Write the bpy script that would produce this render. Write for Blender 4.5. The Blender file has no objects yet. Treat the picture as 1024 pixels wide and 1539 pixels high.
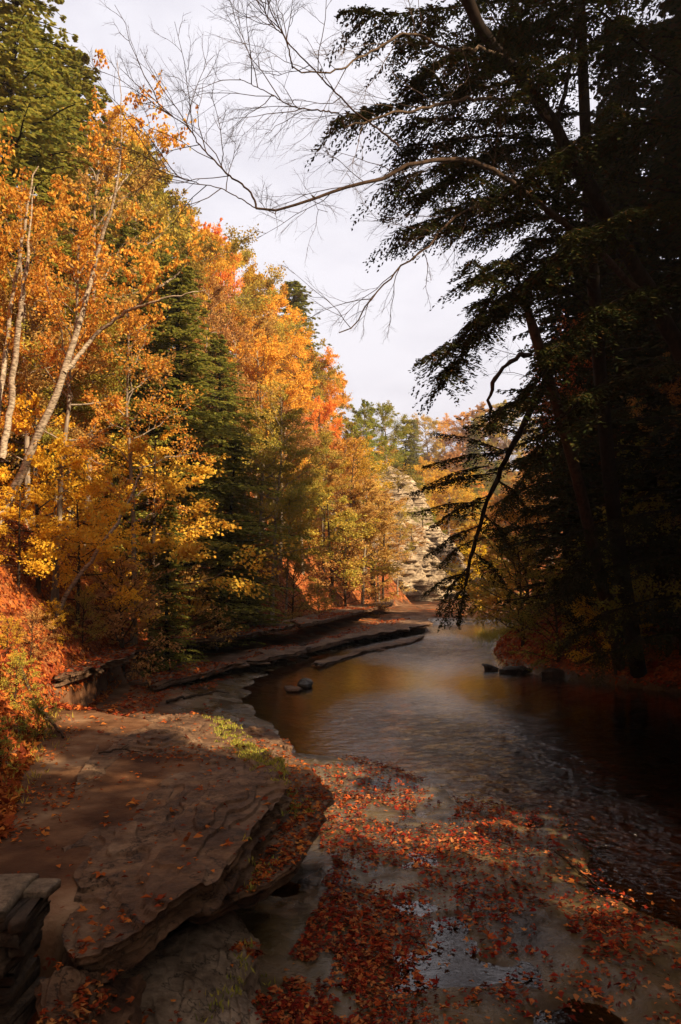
import bpy, math, random
import numpy as np
from mathutils import Vector
R = math.radians
scn = bpy.context.scene
COL = scn.collection

# ---------------------------------------------------------------- camera
CH = 3.0                                   # eye height above the water
FPX, CX, CY = 1174.0, 512.0, 769.5         # focal length and centre, in photograph pixels
PITCH = math.atan((860 - CY) / FPX)
cd = bpy.data.cameras.new('camera'); cam = bpy.data.objects.new('camera', cd); COL.objects.link(cam)
cam.location = (0, 0, CH); cam.rotation_euler = (R(90) + PITCH, 0, 0)
cd.sensor_width = 36; cd.lens = 36 * FPX / 1539; cd.clip_end = 3000; cd.clip_start = 0.05
scn.camera = cam

# ---------------------------------------------------------------- sky and sun
SUN_DIR = Vector((0.66, -0.47, 0.58)).normalized()      # towards the sun
w = bpy.data.worlds.new('World'); scn.world = w; w.use_nodes = True
nt = w.node_tree; nt.nodes.clear()
def N(nt, t, **kw):
    n = nt.nodes.new(t)
    for k, v in kw.items():
        if k.startswith('i_'): n.inputs[k[2:].replace('_', ' ')].default_value = v
        else: setattr(n, k, v)
    return n
sky = N(nt, 'ShaderNodeTexSky', sky_type='NISHITA', sun_disc=False)
sky.sun_elevation = math.asin(SUN_DIR.z); sky.sun_rotation = math.atan2(SUN_DIR.x, SUN_DIR.y)
tc = N(nt, 'ShaderNodeTexCoord')
mp = N(nt, 'ShaderNodeMapping'); mp.inputs['Scale'].default_value = (1.0, 1.0, 2.2)
nz = N(nt, 'ShaderNodeTexNoise'); nz.inputs['Scale'].default_value = 2.3; nz.inputs['Detail'].default_value = 6; nz.inputs['Roughness'].default_value = .55
nt.links.new(tc.outputs['Generated'], mp.inputs[0]); nt.links.new(mp.outputs[0], nz.inputs['Vector'])
cr = N(nt, 'ShaderNodeValToRGB')
cr.color_ramp.elements[0].position = .38; cr.color_ramp.elements[0].color = (3.1, 3.05, 3.5, 1)
cr.color_ramp.elements[1].position = .58; cr.color_ramp.elements[1].color = (4.05, 3.98, 4.35, 1)
nt.links.new(nz.outputs[0], cr.inputs[0])
sx = N(nt, 'ShaderNodeSeparateXYZ'); nt.links.new(tc.outputs['Generated'], sx.inputs[0])
# cloud bank stands ahead over the gorge; behind and overhead the sky is open
mr = N(nt, 'ShaderNodeMapRange'); mr.inputs['From Min'].default_value = .25; mr.inputs['From Max'].default_value = .75
mr.inputs['To Min'].default_value = 0.0
nt.links.new(sx.outputs['Y'], mr.inputs[0])
mx = N(nt, 'ShaderNodeMixRGB'); nt.links.new(mr.outputs[0], mx.inputs[0])
thin = N(nt, 'ShaderNodeMixRGB'); thin.inputs[0].default_value = .72; thin.inputs[2].default_value = (2.7, 1.95, 1.3, 1)   # thin warm overcast behind
nt.links.new(sky.outputs[0], thin.inputs[1]); nt.links.new(thin.outputs[0], mx.inputs[1]); nt.links.new(cr.outputs[0], mx.inputs[2])
bg = N(nt, 'ShaderNodeBackground'); bg.inputs[1].default_value = .1
nt.links.new(mx.outputs[0], bg.inputs[0])
wo = N(nt, 'ShaderNodeOutputWorld'); nt.links.new(bg.outputs[0], wo.inputs[0])

sl = bpy.data.lights.new('sun', 'SUN'); sl.energy = 5.0; sl.angle = R(.5); sl.color = (1, .80, .53)
so = bpy.data.objects.new('sun', sl); COL.objects.link(so)
so.rotation_euler = SUN_DIR.to_track_quat('Z', 'Y').to_euler()
vs = scn.view_settings
vs.view_transform = 'Standard'; vs.look = 'None'; vs.gamma = 1; vs.exposure = 1.25; vs.use_curve_mapping = False
scn.cycles.max_bounces = 6; scn.cycles.transparent_max_bounces = 8
scn.cycles.diffuse_bounces = 4; scn.cycles.glossy_bounces = 3; scn.cycles.transmission_bounces = 3
scn.cycles.caustics_reflective = False; scn.cycles.caustics_refractive = False
scn.cycles.use_denoising = True

# ---------------------------------------------------------------- helpers
def ray(px, py):
    dx = (px - CX) / FPX; dv = -(py - CY) / FPX
    c, s = math.cos(PITCH), math.sin(PITCH)
    return np.array([dx, c - dv * s, s + dv * c])
def P(px, py, z):
    d = ray(px, py); return np.array([0, 0, CH]) + d * (z - CH) / d[2]
def PD(px, py, Y):
    d = ray(px, py); return np.array([0, 0, CH]) + d * Y / d[1]
def proj(p):
    c, s = math.cos(PITCH), math.sin(PITCH); y, z = p[1], p[2] - CH
    dep = y * c + z * s; up = z * c - y * s
    return CX + FPX * p[0] / dep, CY - FPX * up / dep

_rng = np.random.default_rng(7); LAT = _rng.random((256, 256))
def vnoise(x, y):
    x = np.asarray(x, float); y = np.asarray(y, float)
    xi = np.floor(x).astype(int); yi = np.floor(y).astype(int)
    fx = x - xi; fy = y - yi; fx = fx * fx * (3 - 2 * fx); fy = fy * fy * (3 - 2 * fy)
    a = LAT[xi % 256, yi % 256]; b = LAT[(xi + 1) % 256, yi % 256]
    c = LAT[xi % 256, (yi + 1) % 256]; d = LAT[(xi + 1) % 256, (yi + 1) % 256]
    return (a * (1 - fx) + b * fx) * (1 - fy) + (c * (1 - fx) + d * fx) * fy
def fbm(x, y, o=4):
    s = 0; a = .5; t = 0
    for k in range(o):
        s = s + a * vnoise(x * 2 ** k + 17.3 * k, y * 2 ** k + 5.1 * k); t += a; a *= .5
    return s / t
def sstep(a, b, x):
    t = np.clip((x - a) / (b - a), 0, 1); return t * t * (3 - 2 * t)

def make_mesh(name, V, F, mats, face_rnd=None, vattr=None, smooth=False):
    """V (n,3); F (m,k) int; mats: material list"""
    V = np.asarray(V, np.float32); F = np.asarray(F, np.int32); k = F.shape[1]
    me = bpy.data.meshes.new(name)
    me.vertices.add(len(V)); me.vertices.foreach_set('co', V.ravel())
    me.loops.add(F.size); me.loops.foreach_set('vertex_index', F.ravel())
    me.polygons.add(len(F)); me.polygons.foreach_set('loop_start', np.arange(0, F.size, k, dtype=np.int32))
    me.polygons.foreach_set('loop_total', np.full(len(F), k, np.int32))
    if smooth: me.polygons.foreach_set('use_smooth', np.ones(len(F), bool))
    for m in (mats if isinstance(mats, (list, tuple)) else [mats]): me.materials.append(m)
    if face_rnd is not None:
        a = me.attributes.new('rnd', 'FLOAT', 'FACE'); a.data.foreach_set('value', np.asarray(face_rnd, np.float32))
    for nme, arr in (vattr or {}).items():
        a = me.attributes.new(nme, 'FLOAT', 'POINT'); a.data.foreach_set('value', np.asarray(arr, np.float32))
    me.update(calc_edges=True)
    return me
def link(name, data, parent=None, loc=None):
    o = bpy.data.objects.new(name, data); COL.objects.link(o)
    if parent is not None: o.parent = parent
    if loc is not None: o.location = loc
    return o
def tag(o, label=None, cat=None, group=None, kind=None):
    if label: o['label'] = label
    if cat: o['category'] = cat
    if group: o['group'] = group
    if kind: o['kind'] = kind
    return o

class MB:
    """collects quads"""
    def __init__(s): s.V = []; s.F = []; s.R = []; s.n = 0
    def add(s, V, F, r=None):
        V = np.asarray(V, float).reshape(-1, 3); F = np.asarray(F, int)
        s.V.append(V); s.F.append(F + s.n); s.n += len(V)
        s.R.append(np.zeros(len(F)) if r is None else r)
    def tube(s, pts, rad, k=6, close=True):
        p = np.asarray(pts, float); n = len(p); rad = np.broadcast_to(np.asarray(rad, float), (n,))
        t = np.gradient(p, axis=0); t /= np.linalg.norm(t, axis=1)[:, None] + 1e-9
        ref = np.array([.31, .9, .2]) if abs(t[:, 2]).mean() > .5 else np.array([.1, .15, 1.])
        a = np.cross(t, ref); a /= np.linalg.norm(a, axis=1)[:, None] + 1e-9
        b = np.cross(t, a)
        th = np.arange(k) * 2 * math.pi / k
        V = p[:, None, :] + rad[:, None, None] * (np.cos(th)[None, :, None] * a[:, None, :] + np.sin(th)[None, :, None] * b[:, None, :])
        i, j = np.meshgrid(np.arange(n - 1), np.arange(k), indexing='ij'); j2 = (j + 1) % k
        F = np.stack([i * k + j, i * k + j2, (i + 1) * k + j2, (i + 1) * k + j], -1).reshape(-1, 4)
        s.add(V, F)
    def leaves(s, pos, d, nrm, L, W, r, fold=.15):
        pos = np.asarray(pos).reshape(-1, 3); n = len(pos)
        d = np.asarray(d).reshape(-1, 3); d = d / (np.linalg.norm(d, axis=1)[:, None] + 1e-9)
        nrm = np.asarray(nrm).reshape(-1, 3); sd = np.cross(d, nrm); sd /= np.linalg.norm(sd, axis=1)[:, None] + 1e-9
        up = np.cross(sd, d)
        L = np.broadcast_to(L, (n,))[:, None]; W = np.broadcast_to(W, (n,))[:, None]
        V = np.stack([pos, pos + d * L * .45 + sd * W * .5 + up * fold * W, pos + d * L, pos + d * L * .45 - sd * W * .5 + up * fold * W], 1)
        F = np.arange(n * 4).reshape(-1, 4)
        s.add(V, F, r)
    def mesh(s, name, mat, smooth=False, k4=True):
        return make_mesh(name, np.concatenate(s.V), np.concatenate(s.F), mat, np.concatenate(s.R), smooth=smooth)

def rdir(rng, n):
    v = rng.normal(size=(n, 3)); return v / np.linalg.norm(v, axis=1)[:, None]
def resample(pts, n):
    p = np.asarray(pts, float); d = np.r_[0, np.cumsum(np.linalg.norm(np.diff(p, axis=0), axis=1))]
    t = np.linspace(0, d[-1], n); return np.stack([np.interp(t, d, p[:, i]) for i in range(p.shape[1])], 1)
def smoothp(pts, n):
    p = resample(pts, n)
    for _ in range(3): p[1:-1] = (p[:-2] + 2 * p[1:-1] + p[2:]) / 4
    return p

# ---------------------------------------------------------------- materials
def new_mat(name):
    m = bpy.data.materials.new(name); m.use_nodes = True; nt = m.node_tree; nt.nodes.clear()
    out = nt.nodes.new('ShaderNodeOutputMaterial'); return m, nt, out
def ramp(nt, cols, src):
    r = nt.nodes.new('ShaderNodeValToRGB'); e = r.color_ramp.elements
    n = len(cols)
    for i, c in enumerate(cols):
        pos = c[3] if len(c) > 3 else i / (n - 1)
        if i < 2: el = e[i]; el.position = pos
        else: el = e.new(pos)
        el.color = (c[0], c[1], c[2], 1)
    nt.links.new(src, r.inputs[0]); return r
def leaf_mat(name, cols, trans=.4, var=.25, rough=.6):
    m, nt, out = new_mat(name)
    at = N(nt, 'ShaderNodeAttribute', attribute_name='rnd')
    r = ramp(nt, cols, at.outputs['Fac'])
    oi = N(nt, 'ShaderNodeObjectInfo')
    hs = N(nt, 'ShaderNodeHueSaturation')
    mr = N(nt, 'ShaderNodeMapRange'); mr.inputs['To Min'].default_value = 1 - var; mr.inputs['To Max'].default_value = 1 + var
    nt.links.new(oi.outputs['Random'], mr.inputs[0]); nt.links.new(mr.outputs[0], hs.inputs['Value'])
    mr2 = N(nt, 'ShaderNodeMapRange'); mr2.inputs['To Min'].default_value = .5 - .012; mr2.inputs['To Max'].default_value = .5 + .012
    mm = N(nt, 'ShaderNodeMath', operation='FRACT'); m9 = N(nt, 'ShaderNodeMath', operation='MULTIPLY'); m9.inputs[1].default_value = 7.31
    nt.links.new(oi.outputs['Random'], m9.inputs[0]); nt.links.new(m9.outputs[0], mm.inputs[0]); nt.links.new(mm.outputs[0], mr2.inputs[0])
    nt.links.new(mr2.outputs[0], hs.inputs['Hue']); nt.links.new(r.outputs[0], hs.inputs['Color'])
    d = N(nt, 'ShaderNodeBsdfDiffuse'); t = N(nt, 'ShaderNodeBsdfTranslucent'); x = N(nt, 'ShaderNodeMixShader'); x.inputs[0].default_value = trans
    nt.links.new(hs.outputs[0], d.inputs[0]); nt.links.new(hs.outputs[0], t.inputs[0])
    nt.links.new(d.outputs[0], x.inputs[1]); nt.links.new(t.outputs[0], x.inputs[2]); nt.links.new(x.outputs[0], out.inputs[0])
    return m
def rock_mat(name, cols, rough=(.55, .85), strata=6.0, bump=.5, scale=1.0, leafy=0.0):
    m, nt, out = new_mat(name)
    geo = N(nt, 'ShaderNodeNewGeometry')
    b = N(nt, 'ShaderNodeBsdfPrincipled'); b.inputs['Specular IOR Level'].default_value = .22
    n1 = N(nt, 'ShaderNodeTexNoise'); n1.inputs['Scale'].default_value = 2.2 * scale; n1.inputs['Detail'].default_value = 8; n1.inputs['Roughness'].default_value = .62
    nt.links.new(geo.outputs['Position'], n1.inputs['Vector'])
    mpn = N(nt, 'ShaderNodeMapping'); mpn.inputs['Scale'].default_value = (.7 * scale, .7 * scale, strata * scale)
    nt.links.new(geo.outputs['Position'], mpn.inputs[0])
    n2 = N(nt, 'ShaderNodeTexNoise'); n2.inputs['Scale'].default_value = 2.0; n2.inputs['Detail'].default_value = 7
    nt.links.new(mpn.outputs[0], n2.inputs['Vector'])
    mx = N(nt, 'ShaderNodeMath', operation='MULTIPLY_ADD'); mx.inputs[1].default_value = .5
    nt.links.new(n1.outputs[0], mx.inputs[0])
    m2 = N(nt, 'ShaderNodeMath', operation='MULTIPLY'); m2.inputs[1].default_value = .5
    nt.links.new(n2.outputs[0], m2.inputs[0]); nt.links.new(m2.outputs[0], mx.inputs[2])
    r = ramp(nt, cols, mx.outputs[0])
    vs_ = N(nt, 'ShaderNodeVectorMath', operation='MULTIPLY_ADD'); vs_.inputs[1].default_value = (.9, .9, .9)
    nt.links.new(n1.outputs['Color'], vs_.inputs[0]); nt.links.new(geo.outputs['Position'], vs_.inputs[2])
    vc = N(nt, 'ShaderNodeTexVoronoi', feature='DISTANCE_TO_EDGE'); vc.inputs['Scale'].default_value = 1.7 * scale
    mc_ = N(nt, 'ShaderNodeMapping'); mc_.inputs['Scale'].default_value = (1.0, .45, 1.5); nt.links.new(vs_.outputs[0], mc_.inputs[0]); nt.links.new(mc_.outputs[0], vc.inputs['Vector'])
    ck = N(nt, 'ShaderNodeMapRange'); ck.inputs['From Max'].default_value = .022; ck.inputs['To Min'].default_value = .25
    nt.links.new(vc.outputs['Distance'], ck.inputs[0])
    cm = N(nt, 'ShaderNodeMixRGB', blend_type='MULTIPLY'); cm.inputs[0].default_value = 1
    n8 = N(nt, 'ShaderNodeTexNoise'); n8.inputs['Scale'].default_value = 7 * scale; n8.inputs['Detail'].default_value = 9; n8.inputs['Roughness'].default_value = .7
    nt.links.new(geo.outputs['Position'], n8.inputs['Vector'])
    sp8 = ramp(nt, [(.55, .48, .42, .36), (1, 1, 1, .5), (1.5, 1.5, 1.45, .66)], n8.outputs[0])
    c8 = N(nt, 'ShaderNodeMixRGB', blend_type='MULTIPLY'); c8.inputs[0].default_value = 1
    nt.links.new(r.outputs[0], c8.inputs[1]); nt.links.new(sp8.outputs[0], c8.inputs[2])
    nt.links.new(c8.outputs[0], cm.inputs[1]); nt.links.new(ck.outputs[0], cm.inputs[2])
    nt.links.new(cm.outputs[0], b.inputs['Base Color'])
    mr = N(nt, 'ShaderNodeMapRange'); mr.inputs['From Min'].default_value = .35; mr.inputs['From Max'].default_value = .65
    mr.inputs['To Min'].default_value = rough[0]; mr.inputs['To Max'].default_value = rough[1]
    nt.links.new(n1.outputs[0], mr.inputs[0]); nt.links.new(mr.outputs[0], b.inputs['Roughness'])
    n3 = N(nt, 'ShaderNodeTexNoise'); n3.inputs['Scale'].default_value = 26 * scale; n3.inputs['Detail'].default_value = 10; n3.inputs['Roughness'].default_value = .72
    nt.links.new(geo.outputs['Position'], n3.inputs['Vector'])
    ad0 = N(nt, 'ShaderNodeMath', operation='MULTIPLY_ADD'); ad0.inputs[1].default_value = .12
    nt.links.new(ck.outputs[0], ad0.inputs[0]); nt.links.new(mx.outputs[0], ad0.inputs[2])
    ad = N(nt, 'ShaderNodeMath', operation='MULTIPLY_ADD'); ad.inputs[1].default_value = .34
    nt.links.new(n3.outputs[0], ad.inputs[0]); nt.links.new(ad0.outputs[0], ad.inputs[2])
    bp = N(nt, 'ShaderNodeBump'); bp.inputs['Strength'].default_value = bump; bp.inputs['Distance'].default_value = .12 / scale
    nt.links.new(ad0.outputs[0], bp.inputs['Height'])
    n7 = N(nt, 'ShaderNodeTexNoise'); n7.inputs['Scale'].default_value = 85 * scale; n7.inputs['Detail'].default_value = 5; n7.inputs['Roughness'].default_value = .7
    nt.links.new(mpn.outputs[0], n7.inputs['Vector'])
    a7 = N(nt, 'ShaderNodeMath', operation='MULTIPLY_ADD'); a7.inputs[1].default_value = .35; nt.links.new(n7.outputs[0], a7.inputs[0]); nt.links.new(n3.outputs[0], a7.inputs[2])
    bp2 = N(nt, 'ShaderNodeBump'); bp2.inputs['Strength'].default_value = .9; bp2.inputs['Distance'].default_value = .035 / scale
    nt.links.new(a7.outputs[0], bp2.inputs['Height']); nt.links.new(bp.outputs[0], bp2.inputs['Normal']); bp = bp2
    nt.links.new(bp.outputs[0], b.inputs['Normal'])
    nt.links.new(b.outputs[0], out.inputs[0]); return m

M = {}
# bark
def bark_mat(name, c1, c2, sc=8, stretch=.25):
    m, nt, out = new_mat(name)
    tcn = N(nt, 'ShaderNodeTexCoord'); mpn = N(nt, 'ShaderNodeMapping'); mpn.inputs['Scale'].default_value = (sc, sc, sc * stretch)
    nt.links.new(tcn.outputs['Object'], mpn.inputs[0])
    n1 = N(nt, 'ShaderNodeTexNoise'); n1.inputs['Scale'].default_value = 1.5; n1.inputs['Detail'].default_value = 7; n1.inputs['Roughness'].default_value = .65
    nt.links.new(mpn.outputs[0], n1.inputs['Vector'])
    r = ramp(nt, [(*c1, .35), (*c2, .62)], n1.outputs[0])
    b = N(nt, 'ShaderNodeBsdfPrincipled'); b.inputs['Roughness'].default_value = .9; b.inputs['Specular IOR Level'].default_value = .08
    nt.links.new(r.outputs[0], b.inputs['Base Color'])
    bp = N(nt, 'ShaderNodeBump'); bp.inputs['Strength'].default_value = .7; bp.inputs['Distance'].default_value = .03
    nt.links.new(n1.outputs[0], bp.inputs['Height']); nt.links.new(bp.outputs[0], b.inputs['Normal'])
    nt.links.new(b.outputs[0], out.inputs[0]); return m
M['bark'] = bark_mat('dark_bark', (.02, .012, .008), (.065, .04, .026))
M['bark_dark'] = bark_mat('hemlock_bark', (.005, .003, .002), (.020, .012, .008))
M['bark_pale'] = bark_mat('pale_bark', (.07, .045, .03), (.46, .36, .26), 7, 3.2)
M['bark_grey'] = bark_mat('grey_bark', (.10, .075, .055), (.30, .23, .17))
M['orange'] = leaf_mat('orange_leaves', [(.44, .17, .03), (.66, .31, .05), (.76, .45, .08), (.60, .20, .03), (.40, .33, .06)], .45)
M['rust'] = leaf_mat('rust_leaves', [(.34, .15, .05), (.50, .27, .08), (.60, .38, .12), (.42, .17, .04), (.40, .30, .08)], .4)
M['red'] = leaf_mat('red_leaves', [(.55, .10, .03), (.72, .19, .04), (.74, .30, .07), (.58, .12, .03)], .45)
M['yellow'] = leaf_mat('yellow_leaves', [(.68, .38, .03), (.80, .54, .05), (.74, .40, .03), (.55, .46, .06)], .45)
M['gold'] = leaf_mat('gold_leaves', [(.60, .34, .04), (.76, .50, .07), (.66, .32, .04), (.48, .42, .08)], .45)
M['olive'] = leaf_mat('olive_leaves', [(.24, .21, .04), (.38, .33, .06), (.52, .34, .06), (.30, .28, .05)], .45)
M['green'] = leaf_mat('green_leaves', [(.12, .14, .03), (.22, .25, .045), (.38, .33, .06), (.16, .18, .03)], .45)
M['hemlock'] = leaf_mat('hemlock_needles', [(.12, .14, .03), (.22, .23, .045), (.38, .32, .06), (.17, .16, .035)], .38)
M['hemlock_dark'] = leaf_mat('shaded_hemlock_needles', [(.012, .018, .006), (.024, .030, .010), (.040, .042, .012), (.055, .025, .008)], .12)  # shade of the right bank put into the needle colour
M['litter_leaf'] = leaf_mat('fallen_leaves', [(.20, .045, .015), (.38, .09, .02), (.55, .20, .04), (.26, .05, .018), (.12, .035, .018)], .2, 0)
M['wet_leaf'] = leaf_mat('wet_red_leaves', [(.05, .02, .010), (.16, .024, .010), (.26, .045, .014), (.40, .10, .02), (.46, .20, .06), (.12, .05, .025), (.20, .03, .012)], .15, 0)
M['tan_leaf'] = leaf_mat('tan_leaves', [(.40, .14, .03), (.60, .30, .08), (.50, .18, .03)], .2, 0)
M['grass'] = leaf_mat('grass_blades', [(.16, .18, .03), (.36, .34, .06), (.50, .38, .08), (.22, .24, .04)], .4, 0)

ROCK = [(.026, .011, .006, .32), (.085, .042, .021, .43), (.155, .086, .047, .53), (.26, .165, .10, .66)]
M['rock'] = rock_mat('shale_rock', ROCK, bump=.6)
M['pale_rock'] = rock_mat('pale_cliff_rock', [(.06, .038, .02, .32), (.19, .135, .09, .42), (.33, .25, .17, .53), (.48, .39, .28, .66)], strata=9, bump=1.0, scale=.45)
M['wall_stone'] = rock_mat('wall_stone', [(.02, .011, .006, .3), (.055, .034, .02, .5), (.11, .07, .042, .66)], strata=3, scale=2, bump=.5)
M['cap_stone'] = rock_mat('cap_stone', [(.10, .07, .045, .3), (.20, .145, .095, .55), (.30, .23, .16, .7)], strata=1, scale=2.5, bump=.25)
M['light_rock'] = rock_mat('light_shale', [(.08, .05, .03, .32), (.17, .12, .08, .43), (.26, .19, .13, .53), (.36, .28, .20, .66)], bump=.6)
M['dark_rock'] = rock_mat('wet_and_shaded_rock', [(.010, .007, .005, .3), (.03, .02, .014, .6)], rough=(.25, .5), bump=.5)

# ---------------------------------------------------------------- ground shape
YL = np.array([-60, 0, 4, 6.5, 10, 13.5, 20, 29, 34, 38, 50, 58, 64, 75, 95, 130, 400])
XL = np.array([-3.0, -2.7, -2.7, -2.9, -3.9, -4.8, -5.3, -5.4, -4.2, -2.4, .8, 3.5, 5.6, 6.0, 8, 20, 90])
YR = np.array([-60, 0, 10, 19, 22, 25, 29, 34, 42, 55, 75, 100, 140, 400])
XR = np.array([9.5, 9, 9.2, 8.8, 6.6, 5.2, 5.6, 7.0, 9.5, 14.5, 22, 30, 45, 140])
def footL(y): return np.interp(y, YL, XL) + .35 * (vnoise(y * .5, 3.3) - .5)
def footR(y): return np.interp(y, YR, XR) + .5 * (vnoise(y * .4, 9.3) - .5)
WP = [(420, 1105), (445, 1133), (520, 1138), (590, 1150), (640, 1175), (690, 1200), (760, 1205), (840, 1225), (880, 1270), (905, 1330), (960, 1365), (1060, 1400)]
WATER = [P(a, b, 0)[:2] for a, b in WP] + [np.array([8, 5]), np.array([10.5, 4]), np.array([10.5, 19]), np.array([6.9, 21.5]), np.array([5.2, 24]), np.array([5.4, 28])]
WATER += [P(745, 963, 0)[:2], P(740, 945, 0)[:2], P(735, 938, 0)[:2], P(640, 938, 0)[:2], P(600, 955, 0)[:2], P(540, 968, 0)[:2], P(480, 985, 0)[:2], P(405, 1010, 0)[:2], P(370, 1035, 0)[:2], P(385, 1075, 0)[:2]]
WATER = np.array(WATER)
def sdist(x, y, poly):
    x = np.asarray(x, float); y = np.asarray(y, float); sh = x.shape; x = x.ravel(); y = y.ravel()
    best = np.full(x.shape, 1e9); inside = np.zeros(x.shape, bool); n = len(poly)
    for i in range(n):
        ax, ay = poly[i]; bx, by = poly[(i + 1) % n]; dx, dy = bx - ax, by - ay
        t = np.clip(((x - ax) * dx + (y - ay) * dy) / (dx * dx + dy * dy + 1e-12), 0, 1)
        best = np.minimum(best, (x - ax - t * dx) ** 2 + (y - ay - t * dy) ** 2)
        c = ((ay > y) != (by > y)) & (x < (bx - ax) * (y - ay) / (by - ay + 1e-12) + ax); inside ^= c
    d = np.sqrt(best); return np.where(inside, -d, d).reshape(sh)
def ledgeX(y): return np.interp(y, [-5, 3, 4.0, 4.6, 5.3, 6.3, 8.5, 10.2, 11.2, 12.2, 13.2], [-1.6, -1.6, -1.75, -1.75, -1.5, -1.45, -1.35, -1.7, -2.6, -3.8, -5.2])
def ground(x, y):
    x = np.asarray(x, float); y = np.asarray(y, float)
    s = sdist(x, y, WATER) + .5 * (fbm(x * .9, y * .9, 3) - .5)
    und = (fbm(x * 1.3 + 40, y * 1.3, 4) - .5)
    near = 1 - sstep(11.0, 12.8, y)
    cap = .035 + (1 - near) * .42
    out = np.minimum(np.clip(s, 0, None) * .13, cap) + und * (.10 * near + .10)
    q = .11
    sh = np.clip(out, 0, None); terr = np.floor(sh / q + .3 * und) * q + q * sstep(.55, 1.0, (sh / q) % 1.0)
    out = np.where((out > .1) & (near < .5), .7 * out + .3 * terr, out)
    inn = np.clip(s, -3, 0) * .16 + und * .06 - .01
    z = np.where(s > 0, out, inn)
    # ledge with the path
    top = .925 - .10 * (1 - sstep(3.6, 4.5, y)) + .05 * und
    t = 1 - sstep(-.12, .12, x - ledgeX(y) - .2 * (fbm(x * 2, y * 2, 2) - .5))
    z = z * (1 - t) + top * t
    # left hillside
    d = footL(y) - x
    hb = fbm(x * .35, y * .35, 4) - .5
    base = .55 + .35 * (1 - sstep(9, 30, y))
    dd = np.clip(d, 0, None)
    hl = base + np.where(dd < 2.2, 1.25 * dd, 2.75 + (dd - 2.2) * 1.05)
    hl = np.minimum(hl, 19 + dd * .12) + hb * np.clip(dd * .6, 0, 1.6)
    z = np.where(d > 0, np.maximum(hl, z), z)
    # right hillside
    d2 = x - footR(y); dd = np.clip(d2, 0, None)
    hr = .1 + np.where(dd < 3, .75 * dd, 2.25 + (dd - 3) * .8)
    hr = np.minimum(hr, 12 + dd * .1) + hb * np.clip(dd * .8, 0, 1.6)
    z = np.where(d2 > 0, np.maximum(hr, z), z)
    # far hill closing the gorge
    far = np.clip((y - 100) * .24, 0, 34) * sstep(100, 120, y) + hb * 4 * sstep(100, 150, y)
    z = np.where(y > 100, np.maximum(z, far), z)
    return z
def gz(x, y): return float(ground(np.array([x]), np.array([y]))[0])

def axis(segs):
    out = []
    for a, b, st in segs: out += list(np.arange(a, b, st))
    return np.array(out)
xs = axis([(-400, -100, 20), (-100, -40, 4), (-40, -12, 1), (-12, -6, .25), (-6, 4.5, .05), (4.5, 10, .12), (10, 30, .8), (30, 100, 4), (100, 401, 20)])
ys = [-60, -45, -30, -20, -12, -8, -5, -3, -1, 0, 1, 2, 2.5]
yy = 3.0
while yy < 900: ys.append(yy); yy += max(.04, yy * .0075) if yy < 60 else yy * .03
ys = np.array(ys)
X, Y = np.meshgrid(xs, ys)
Z = ground(X, Y)
dL = footL(Y) - X; dR = X - footR(Y)
lit = np.maximum(sstep(-.1, .5, dL), sstep(-.2, .6, dR))
lit = np.maximum(lit, sstep(95, 105, Y))
patch = fbm(X * 1.7 + 9, Y * 1.7, 4)
lit = np.maximum(lit, sstep(.50, .62, patch) * sstep(.12, .3, Z) * .7 * sstep(13, 18, Y))
lit = np.where((Z > .25) & (Z < 1.3) & (Y < 4.7) & (X < -1.5), 1, lit)
nx, ny = len(xs), len(ys)
i, j = np.meshgrid(np.arange(ny - 1), np.arange(nx - 1), indexing='ij')
F = np.stack([i * nx + j, i * nx + j + 1, (i + 1) * nx + j + 1, (i + 1) * nx + j], -1).reshape(-1, 4)

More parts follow.
